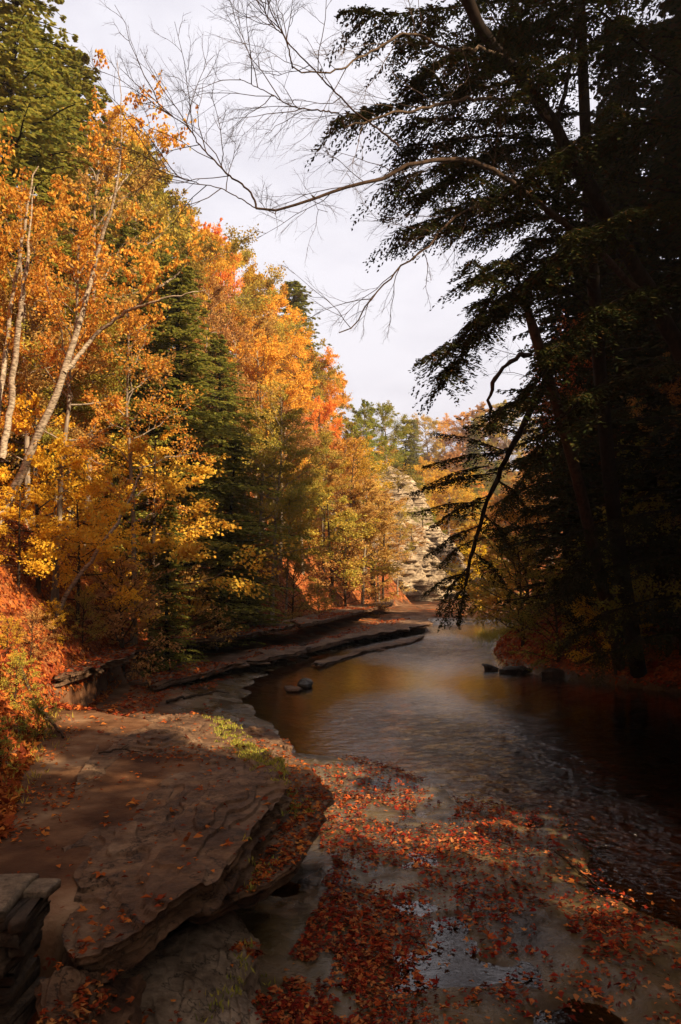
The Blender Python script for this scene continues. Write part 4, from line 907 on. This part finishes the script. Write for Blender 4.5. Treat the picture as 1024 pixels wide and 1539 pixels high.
for k, (pts, r0, r1, bk) in enumerate(LIMBS):
    Tm = MB(); Cm = MB(); q = smoothp(D3(pts), 36); q[1:-1] += (rt.normal(size=(34, 3)) * .012 + np.cumsum(rt.normal(size=(34, 3)) * .010, axis=0)) * (1 if r0 > .03 else .35); Tm.tube(q, np.linspace(r0, r1, 36) * .72, 7)
    if k not in (4,):
        tg = np.gradient(q, axis=0)
        m = 13 if k in (0, 3, 5) else 10
        for b in range(m):
            i0 = int(36 * (.25 + .72 * (b + rt.random()) / m)) if k != 0 else int(36 * (.45 + .53 * (b + rt.random()) / m)); i0 = min(i0, 35)
            d = tg[i0] / np.linalg.norm(tg[i0]) + rdir(rt, 1)[0] * .9 * np.array([1, .6, 1])
            twig_spray(Tm, Cm, q[i0], d, rt.uniform(.5, 1.25) if k != 3 else rt.uniform(.6, 1.1), rt, 0, .0065, .22, .05)
    o = build('limb', Tm, M[bk], lt)
    if Cm.n: build('leaves', Cm, M['litter_leaf'], o)

# hemlock in front whose boughs hang into the sky
hf = thing('hemlock', 'overhanging hemlock whose dark drooping sprays stand out against the sky on the right', 'hemlock', (7.4, 14.0, 0))
T = MB(); T.tube(smoothp(D3([(962, 1020, 21), (925, 800, 18.6), (905, 600, 16.4), (890, 400, 14.8), (880, 200, 13.6), (870, -60, 13.2), (868, -260, 13)]), 20), np.linspace(.22, .06, 20), 9); build('trunk', T, M['bark_dark'], hf)
BG = [([(880, 20), (780, -5), (690, 10), (610, 20), (540, 25)], 1.1), ([(880, 60), (800, 40), (740, 45), (690, 70), (640, 110)], 1.0), ([(880, 110), (800, 120), (700, 135), (610, 150), (510, 185)], 1.0),
 ([(880, 170), (800, 175), (730, 185), (660, 175), (620, 180)], 1.0), ([(885, 230), (800, 210), (740, 225), (690, 250), (640, 300)], .9), ([(885, 250), (820, 240), (740, 240), (660, 250), (590, 270)], 1.1),
 ([(885, 310), (820, 290), (760, 300), (680, 320), (600, 345)], 1.0), ([(890, 350), (830, 320), (770, 330), (700, 345), (650, 335)], .9), ([(890, 400), (840, 350), (790, 370), (745, 410), (700, 425)], .8),
 ([(895, 440), (840, 380), (790, 380), (750, 430), (715, 490), (680, 530), (655, 545)], .8), ([(895, 470), (850, 420), (790, 430), (740, 480), (700, 530), (665, 580)], .75), ([(895, 420), (850, 400), (800, 410), (760, 450), (730, 490)], .8),
 ([(890, 300), (850, 230), (800, 120), (740, 20), (700, -60)], 1.0), ([(890, 60), (840, 10), (780, 50), (740, 110), (700, 120)], 1.0), ([(890, 380), (840, 300), (790, 260), (750, 300), (700, 300)], .9),
 ([(895, 520), (850, 500), (820, 560), (790, 600), (740, 620)], .8), ([(890, 90), (850, 60), (770, 80), (700, 95), (600, 75)], .9), ([(880, 270), (790, 200), (720, 205), (660, 215), (610, 220)], .8), ([(1060, 60), (980, 50), (900, 60), (820, 110), (760, 150)], 1.1), ([(1060, 200), (980, 180), (900, 190), (840, 230), (790, 270)], 1.1), ([(1070, 330), (1000, 310), (930, 320), (870, 350), (820, 400)], 1.1), ([(1060, 420), (1000, 430), (940, 440), (880, 480), (830, 540)], 1.1), ([(1060, 130), (1000, 100), (930, 40), (860, -20), (800, -60)], 1.1), ([(1070, 560), (1000, 540), (930, 560), (870, 600), (820, 660)], 1.0), ([(1070, 10), (980, -20), (900, 10), (830, 0), (770, 20)], 1.0), ([(1060, 690), (970, 690), (880, 700), (800, 740)], 1.5), ([(1060, 760), (970, 770), (880, 790), (810, 830)], 1.5), ([(1060, 830), (970, 840), (890, 860), (830, 900)], 1.5), ([(1060, 890), (980, 900), (910, 920), (860, 960)], 1.3), ([(1060, 950), (1000, 950), (950, 965), (900, 990)], 1.1), ([(930, 640), (860, 660), (800, 700), (760, 760)], 1.2), ([(960, 610), (900, 620), (850, 650)], 1.2), ([(930, 800), (880, 830), (850, 880)], 1.2)]
for k, (pts, tl) in enumerate(BG):
    C = MB(); T = MB()
    n = len(pts); Y0 = 13.6; q = smoothp(D3([(a, b, (Y0 if k < 18 else 11.0 if k < 25 else 18.6) - (2.6 + .4 * math.sin(k)) * (i / (n - 1)) * (1 if k < 18 else .4)) for i, (a, b) in enumerate(pts)]), 14)
    bough(C, T, q, rt, tl=tl, step=.085, ll=.11, lw=.034, r=.03, k=14, droop=.35, taper=False)
    # secondary boughs hanging off each main one
    for s in (.25, .4, .52, .64, .75, .86, .96):
        i0 = int(13 * s); sg = 1 if rt.random() < .5 else -1
        dv = q[13] - q[0]; dv /= np.linalg.norm(dv); e = q[i0] + dv * rt.uniform(.35, .75) + np.array([0, sg * rt.uniform(.3, 1.0), rt.uniform(-.45, -.05)])
        bough(C, T, [q[i0], (q[i0] + e) / 2 + [0, 0, .06], e], rt, tl=.5, step=.07, ll=.10, lw=.032, r=.010, k=10, droop=.35)
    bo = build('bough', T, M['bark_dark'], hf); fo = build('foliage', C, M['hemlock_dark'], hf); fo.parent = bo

# broken snag
sn = thing('dead_snag', 'broken leafless snag with a jagged top and one arm bent down like an elbow', 'dead tree', tuple(PD(860, 720, 15.5)))
T = MB(); q = smoothp(D3([(932, 1005, 21.5), (905, 880, 19.2), (864, 700, 16.6), (838, 610, 15.4), (812, 530, 15), (795, 470, 14.9), (782, 430, 14.8), (774, 404, 14.8)]), 20)
T.tube(q, np.concatenate([np.linspace(.17, .10, 18), [.06, .015]]), 8); build('trunk', T, M['bark'], sn)
T = MB(); T.tube(smoothp(D3([(797, 532, 15), (775, 537, 14.9), (755, 552, 14.8), (738, 575, 14.7), (736, 610, 14.7), (737, 652, 14.7)]), 18) + rt.normal(size=(18, 3)) * .022, np.linspace(.05, .022, 18) * (1 + .15 * rt.normal(size=18)), 6); build('limb', T, M['bark'], sn)
T = MB(); Cx = MB()
for a in range(5): twig_spray(T, Cx, q[13 + a % 4], np.array([-1, .2, rt.uniform(-.2, 1.0)]), rt.uniform(.8, 1.4), rt, 1, .01, 0)
build('twig', T, M['bark'], sn)
# fallen limb with hanging sprays over the creek
fl = thing('hanging_limb', 'long dark dead-leaning limb hung with hemlock sprays, sloping down toward the creek', 'tree limb', tuple(PD(810, 600, 14.5)))
T = MB(); q = smoothp(D3([(850, 520, 14.8), (808, 600, 14.5), (765, 680, 14.2), (732, 750, 14), (712, 820, 13.9), (700, 880, 13.8)]), 24); q[1:-1] += np.cumsum(rt.normal(size=(22, 3)) * .03, axis=0) * .5 + rt.normal(size=(22, 3)) * .02; T.tube(q, np.linspace(.07, .028, 24) * (1 + .1 * rt.normal(size=24)), 7); build('branch', T, M['bark_dark'], fl)
C = MB(); T = MB()
for k, (ax, ay, bx, by) in enumerate([(765, 680, 650, 650), (765, 680, 640, 700), (750, 710, 620, 740), (735, 745, 650, 790), (730, 755, 625, 770), (720, 790, 640, 835), (715, 810, 660, 850), (705, 850, 660, 920), (700, 880, 665, 940), (700, 880, 690, 935), (780, 650, 700, 640), (745, 720, 790, 760), (725, 770, 770, 830), (712, 830, 760, 880), (735, 700, 640, 730), (705, 860, 640, 890)]):
    q0 = PD(ax, ay, 14.1); e = PD(bx, by, 13.9 + rt.uniform(-.8, .8)); mid = (q0 + e) / 2 + [0, 0, .08]
    bough(C, T, [q0, mid, e], rt, tl=.48, step=.06, ll=.10, lw=.034, r=.014, k=11, droop=.45)
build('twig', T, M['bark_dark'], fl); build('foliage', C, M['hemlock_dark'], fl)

# ---------------------------------------------------------------- pale birches at the left
def pale_tree(label, paths, Ys, seed, leafp=.3, mat='orange', ls=.09, nt_=13, twL=1.3):
    base = PD(paths[0][0][0], paths[0][0][1], Ys[0]); base[2] -= .3
    t = thing('birch_tree', label, 'birch', tuple(base)); rng = np.random.default_rng(seed); C = MB()
    for k, (pts) in enumerate(paths):
        T = MB(); q = smoothp(D3([(a, b, Ys[k] + .3 * math.sin(a * .1)) for a, b, _ in pts]), 30); q[1:-1] += rng.normal(size=(28, 3)) * .012 + np.cumsum(rng.normal(size=(28, 3)) * .006, axis=0)
        T.tube(q, np.interp(np.linspace(0, 1, 30), np.linspace(0, 1, len(pts)), [p[2] for p in pts]), 8)
        par = build('trunk' if k == 0 else 'limb', T, M['bark_pale'], t)
        T = MB()
        for b in range(nt_ if k == 0 else 5):
            i0 = int(29 * (.4 + .6 * (b + rng.random()) / (nt_ if k == 0 else 5))); i0 = min(i0, 29)
            twig_spray(T, C, q[i0], np.array([rng.choice([-1, 1]) * .8, rng.normal() * .4, .9]), rng.uniform(.5, 1) * twL, rng, 0, .011, leafp, 0, ls)
        build('twig', T, M['bark_grey'], par)
    if C.n: build('crown', C, M[mat], t)
pale_tree('pale leaning birch with a long fork reaching right, largest of the pale trunks', [
    [(-10, 800, .10), (22, 735, .09), (62, 650, .08), (96, 560, .07), (128, 460, .058), (146, 370, .048), (172, 290, .035), (183, 200, .022), (178, 120, .010), (176, 90, .006)],
    [(97, 560, .05), (140, 508, .045), (190, 470, .036), (240, 450, .028), (290, 440, .016), (310, 436, .008)],
    [(202, 466, .035), (215, 452, .03), (240, 430, .026), (268, 412, .02), (282, 385, .01)],
    [(165, 300, .02), (195, 260, .014), (220, 235, .010), (238, 225, .006)]], [16, 16, 16, 16], 5, .5)
pale_tree('straight white birch left of the leaning one', [
    [(2, 690, .07), (14, 620, .065), (25, 540, .06), (34, 450, .055), (44, 380, .04), (50, 330, .02), (52, 280, .01)]], [15], 6, .6)
pale_tree('thin pale birch at the left edge with a gentle lean', [
    [(-14, 700, .06), (-2, 620, .055), (12, 520, .05), (20, 460, .04), (34, 380, .03), (58, 250, .012)]], [15.5], 7, .7)
pale_tree('slanting pale stem low on the bank, rising through the yellow sapling leaves', [
    [(70, 960, .055), (95, 900, .05), (130, 850, .045), (165, 800, .04), (195, 750, .03), (215, 700, .02)]], [17], 8, .4, 'gold', .1, 4, .7)

for k, (pts, z_, r_, lb) in enumerate([([(835, 1285), (860, 1298), (885, 1312), (905, 1330)], .06, .012, 'thin curved dark stick lying at the edge of the creek bed on the right'), ([(962, 1330), (990, 1350), (1015, 1362)], .05, .010, 'short stick at the right edge of the wet bed'), ([(700, 1265), (735, 1258), (775, 1270), (800, 1290)], .07, .010, 'bent twig lying on the green bed beside the riffle'), ([(250, 1035), (300, 1020), (345, 1012)], .55, .035, 'weathered branch lying on the flat rock shore'), ([(20, 990), (60, 1000), (100, 1030)], 1.6, .04, 'dark fallen branch lying down the leafy left bank'), ([(150, 1130), (185, 1122), (215, 1130)], .97, .012, 'small dry twig on the sunlit path')]):
    q = smoothp(PX(pts, z_), 16)
    q[:, 2] = [gz(a, b) + r_ + .01 for a, b in q[:, :2]]; q += rt.normal(size=q.shape) * r_ * .4
    c0 = q[8].copy(); o = thing('fallen_stick', lb, 'stick', tuple(c0)); T = MB(); T.tube(q, np.linspace(r_, r_ * .4, 16), 6); build('stem', T, M['bark'], o)
    T = MB(); T.tube([q[6], q[6] + [.06, .10 + r_, .03]], [r_ * .5, r_ * .2], 5); T.tube([q[10], q[10] + [-.05, -.12, .05]], [r_ * .4, r_ * .2], 5); build('twig', T, M['bark'], o)
for k, (x_, y_, H_, kd, lf, lb) in enumerate([(8.7, 20.9, 6, 'sapling0', 'green', 'dim green sapling with a few lit leaves in the right hand shade'), (7.4, 21.3, 3.2, 'sapling1', 'yellow', 'small yellow leaved sapling at the foot of the right bank'), (9.0, 21.2, 8, 'thin0', 'rust', 'thin rusty sapling half lost in the shade at the right edge')]):
    plant(kd, 'maple_sapling', lb, 'sapling', x_, y_, H_, lf, group='undergrowth on the right bank')

# ---------------------------------------------------------------- haze
HZ = 0.0006
hm, hnt, hout = new_mat('haze'); pv = N(hnt, 'ShaderNodeVolumePrincipled'); pv.inputs['Density'].default_value = HZ; pv.inputs['Color'].default_value = (.93, .90, .88, 1); pv.inputs['Anisotropy'].default_value = .3
hnt.links.new(pv.outputs[0], hout.inputs['Volume'])
hb = np.array([[x_, y_, z_] for x_ in (-420, 420) for y_ in (-80, 950) for z_ in (-5, 75)], float)
hz_ = link('haze', make_mesh('haze', hb, [[0, 1, 3, 2], [4, 6, 7, 5], [0, 4, 5, 1], [2, 3, 7, 6], [0, 2, 6, 4], [1, 5, 7, 3]], hm)); tag(hz_, kind='stuff', label='thin pale air over the whole gorge', cat='haze')

# ---------------------------------------------------------------- fallen leaves, grass
def normal_at(x, y):
    e = .06; zx = (ground(x + e, y) - ground(x - e, y)) / (2 * e); zy = (ground(x, y + e) - ground(x, y - e)) / (2 * e)
    n = np.stack([-zx, -zy, np.ones_like(zx)], -1); return n / np.linalg.norm(n, axis=1)[:, None]
def scatter(name, mat, x, y, z, nrm, rng, size, curl=.35, tilt=.35):
    n = len(x); mb = MB(); a = rng.random(n) * 6.283
    d = np.stack([np.cos(a), np.sin(a), np.zeros(n)], -1); d -= nrm * (d * nrm).sum(1)[:, None]
    nn = nrm + rng.normal(size=(n, 3)) * tilt
    s = size * rng.uniform(.45, 1.0, n) * (1 + .8 * (rng.random(n) < .15))
    p0 = np.stack([x, y, z + .010 + rng.random(n) * .012], -1) - d * s[:, None] * .4; rv = rng.random(n)
    sd = np.cross(d, nn); sd /= np.linalg.norm(sd, axis=1)[:, None]; lob = rng.random(n) < .45
    mb.leaves(p0, d, nn, s, s * np.where(lob, .38, .55), rv, fold=curl)
    for sg in (-1, 1):
        k = lob; lift = rng.uniform(-.1, .5, n)[:, None] * nrm
        mb.leaves(p0[k], (d * .75 + sd * sg * .8 + lift)[k], nn[k], s[k] * .8, s[k] * .34, rv[k], fold=curl)
        mb.leaves((p0 + d * s[:, None] * .1)[k], (-d * .15 + sd * sg + lift)[k], nn[k], s[k] * .5, s[k] * .26, rv[k], fold=curl)
    return link(name, mb.mesh(name, M[mat]))
from mathutils.bvhtree import BVHTree
bpy.context.view_layer.update()
dg = bpy.context.evaluated_depsgraph_get()
BV = []
for o in list(COL.objects):
    if o.type == 'MESH' and (o.name.startswith(('rock_slab', 'rock_ledge', 'boulder', 'stone'))) and o.parent is None:
        me = o.data; BV.append(BVHTree.FromPolygons([o.matrix_world @ v.co for v in me.vertices], [p.vertices[:] for p in me.polygons]))
def surf(x, y):
    z = ground(x, y); nr = normal_at(x, y)
    for b in BV:
        for k in range(len(x)):
            h = b.ray_cast(Vector((x[k], y[k], 6)), Vector((0, 0, -1)))
            if h[0] is not None and h[0].z > z[k]: z[k] = h[0].z; nr[k] = h[1][:] if h[1].z > 0 else (0, 0, 1)
    return z, nr
rl = np.random.default_rng(9)
def pix_samples(n, x0, x1, y0, y1, dens):
    px = rl.uniform(x0, x1, n); py = rl.uniform(y0, y1, n); k = rl.random(n) < dens(px, py); px, py = px[k], py[k]
    q = np.array([P(a, b, .03) for a, b in zip(px, py)]); return q[:, 0], q[:, 1]
def dens_bed(px, py):
    a = np.exp(-((px - 560) / 130) ** 2 - ((py - 1190) / 62) ** 2) * 2.2 + np.exp(-((px - 470) / 110) ** 2 - ((py - 1420) / 160) ** 2) * .95 + .28 * np.exp(-((px - 680) / 160) ** 2 - ((py - 1320) / 160) ** 2) + .5 * np.exp(-((px - 700) / 90) ** 2 - ((py - 1230) / 40) ** 2) + .35 * np.exp(-((px - 900) / 80) ** 2 - ((py - 1400) / 40) ** 2) + .05
    q = np.array([fbm(px * .012, py * .022, 4)])[0]
    return a * sstep(.36, .62, q) * 1.5
x, y = pix_samples(46000, 380, 1060, 1125, 1640, dens_bed)
z, nr = surf(x, y); ok = (z > -.03) & (z < .4); x, y, z, nr = x[ok], y[ok], np.maximum(z[ok], 0.0), nr[ok]
tag(scatter('fallen_leaves', 'wet_leaf', x, y, z, nr, rl, .05), 'carpet of wet red and orange leaves on the low creek bed', 'fallen leaves', kind='stuff')
# brighter leaves at random on bed
x, y = pix_samples(420, 420, 1060, 1130, 1640, lambda a, b: np.full(len(a), .9)); z, nr = surf(x, y); ok = z > -.08; z = np.maximum(z, .0)
tag(scatter('tan_fallen_leaves', 'tan_leaf', x[ok], y[ok], z[ok], nr[ok], rl, .055), 'scattered pale yellow leaves on the creek bed', 'fallen leaves', kind='stuff')
# leaves on slabs, shelf and path
n = 11000; x = rl.uniform(-5, .1, n); y = rl.uniform(3.4, 14, n); z, nr = surf(x, y)
q = fbm(x * 1.1 + 3, y * 1.1, 4); pr = .10 + .9 * sstep(.5, .66, q); pr = np.where((z > .6) & (z < .74) & (x > -1.2), 1.0, pr); pr = np.where((z < .8) & (y < 5.5) & (x < -.9), np.maximum(pr, .55), pr)
ok = (rl.random(n) < pr) & (footL(y) - x < .2) & (z > .15)
tag(scatter('slab_leaves', 'litter_leaf', x[ok], y[ok], z[ok], nr[ok], rl, .055), 'orange leaves lying on the brown rock slabs and the path', 'fallen leaves', kind='stuff')
# extra on the red shelf and lower left corner
n = 1500; pxs = rl.uniform(330, 500, n); pys = rl.uniform(1180, 1360, n); q_ = np.array([P(a, b, .72) for a, b in zip(pxs, pys)]); q2 = np.array([P(a, b, .6) for a, b in zip(rl.uniform(-80, 230, 1700), rl.uniform(1420, 1620, 1700))])
q_ = np.vstack([q_, q2]); x, y = q_[:, 0], q_[:, 1]; z, nr = surf(x, y); ok = (z < .80) & (z > .3)
ok &= ~((x > -1.25) & (y < 5.6)) | (rl.random(len(x)) < .06)
tag(scatter('shelf_leaves', 'wet_leaf', x[ok], y[ok], z[ok], nr[ok], rl, .055), 'dark red leaves heaped on the shelf and in the corner by the stone wall', 'fallen leaves', kind='stuff')
# mid shelf
n = 20000; y = 12 + 33 * rl.random(n) ** 1.3; x = footL(y) + rl.uniform(-.12, 1, n) * 5.5; z = ground(x, y); ok = (z > .08) & (rl.random(n) < np.maximum(sstep(.42, .60, fbm(x * .8, y * .5, 4)), .9 * (x < footL(y) + 1.3))); x, y = x[ok], y[ok]; z, nr = surf(x, y)
tag(scatter('shore_leaves', 'litter_leaf', x, y, z, nr, rl, .10), 'rusty leaves strewn over the flat rock shore beside the pool', 'fallen leaves', kind='stuff')
# left bank
n = 42000; t = rl.random(n); y = 5.5 + 40 * t ** 1.5; x = footL(y) - rl.random(n) ** 1.2 * (3 + y * .22) + .15; z = ground(x, y); nr = normal_at(x, y)
tag(scatter('bank_leaves', 'litter_leaf', x, y, z, nr, rl, .11, tilt=.6), 'thick orange leaf litter covering the left bank', 'leaf litter', kind='stuff')
n = 9000; y = rl.uniform(19, 34, n); x = footR(y) + rl.random(n) * 5; z = ground(x, y); nr = normal_at(x, y)
tag(scatter('right_bank_leaves', 'litter_leaf', x, y, z, nr, rl, .11, tilt=.6), 'dim brown leaf litter on the shaded right bank', 'leaf litter', kind='stuff')
def grass(name, label, x, y, hgt, per, seed, mat='grass'):
    rng = np.random.default_rng(seed); z, _ = surf(x, y); n = len(x) * per
    X_ = np.repeat(x, per) + rng.normal(size=n) * .025; Y_ = np.repeat(y, per) + rng.normal(size=n) * .025; Z_ = np.repeat(z, per)
    mb = MB(); d = np.stack([rng.normal(size=n) * .5, rng.normal(size=n) * .5, np.ones(n)], -1)
    mb.leaves(np.stack([X_, Y_, Z_ - .01], -1), d, rdir(rng, n), hgt * rng.uniform(.5, 1.2, n), .012, rng.random(n), fold=0)
    tag(link(name, mb.mesh(name, M[mat])), label, 'grass', kind='stuff')
line = [(330, 1082), (350, 1100), (375, 1125), (400, 1150), (430, 1168), (455, 1188)]
q = resample([P(a, b, .93) for a, b in line], 240); x = q[:, 0] + rl.normal(size=240) * .10; y = q[:, 1] + rl.normal(size=240) * .12
grass('grass', 'strip of yellow green grass along the far edge of the broad slab', x, y, .05, 12, 1)
q = resample([P(a, b, .95) for a, b in [(385, 1240), (350, 1300), (330, 1345), (300, 1372)]], 34); grass('weeds', 'green weeds in the gap under the slab edge', q[:, 0] + .10 + rl.normal(size=34) * .05, q[:, 1] - .05 + rl.normal(size=34) * .06, .06, 7, 2)
q = resample([P(a, b, .1) for a, b in [(690, 962), (720, 956), (760, 950), (780, 955)]], 260); grass('spit_grass', 'olive grass on the low spit at the right side of the creek', q[:, 0] + rl.normal(size=260) * .5, q[:, 1] + rl.normal(size=260) * 1.2, .35, 8, 3)
y = rl.uniform(7, 13, 260); x = footL(y) + rl.normal(size=260) * .2; grass('bank_grass', 'green weeds along the foot of the near left bank', x, y, .09, 4, 4, 'olive')
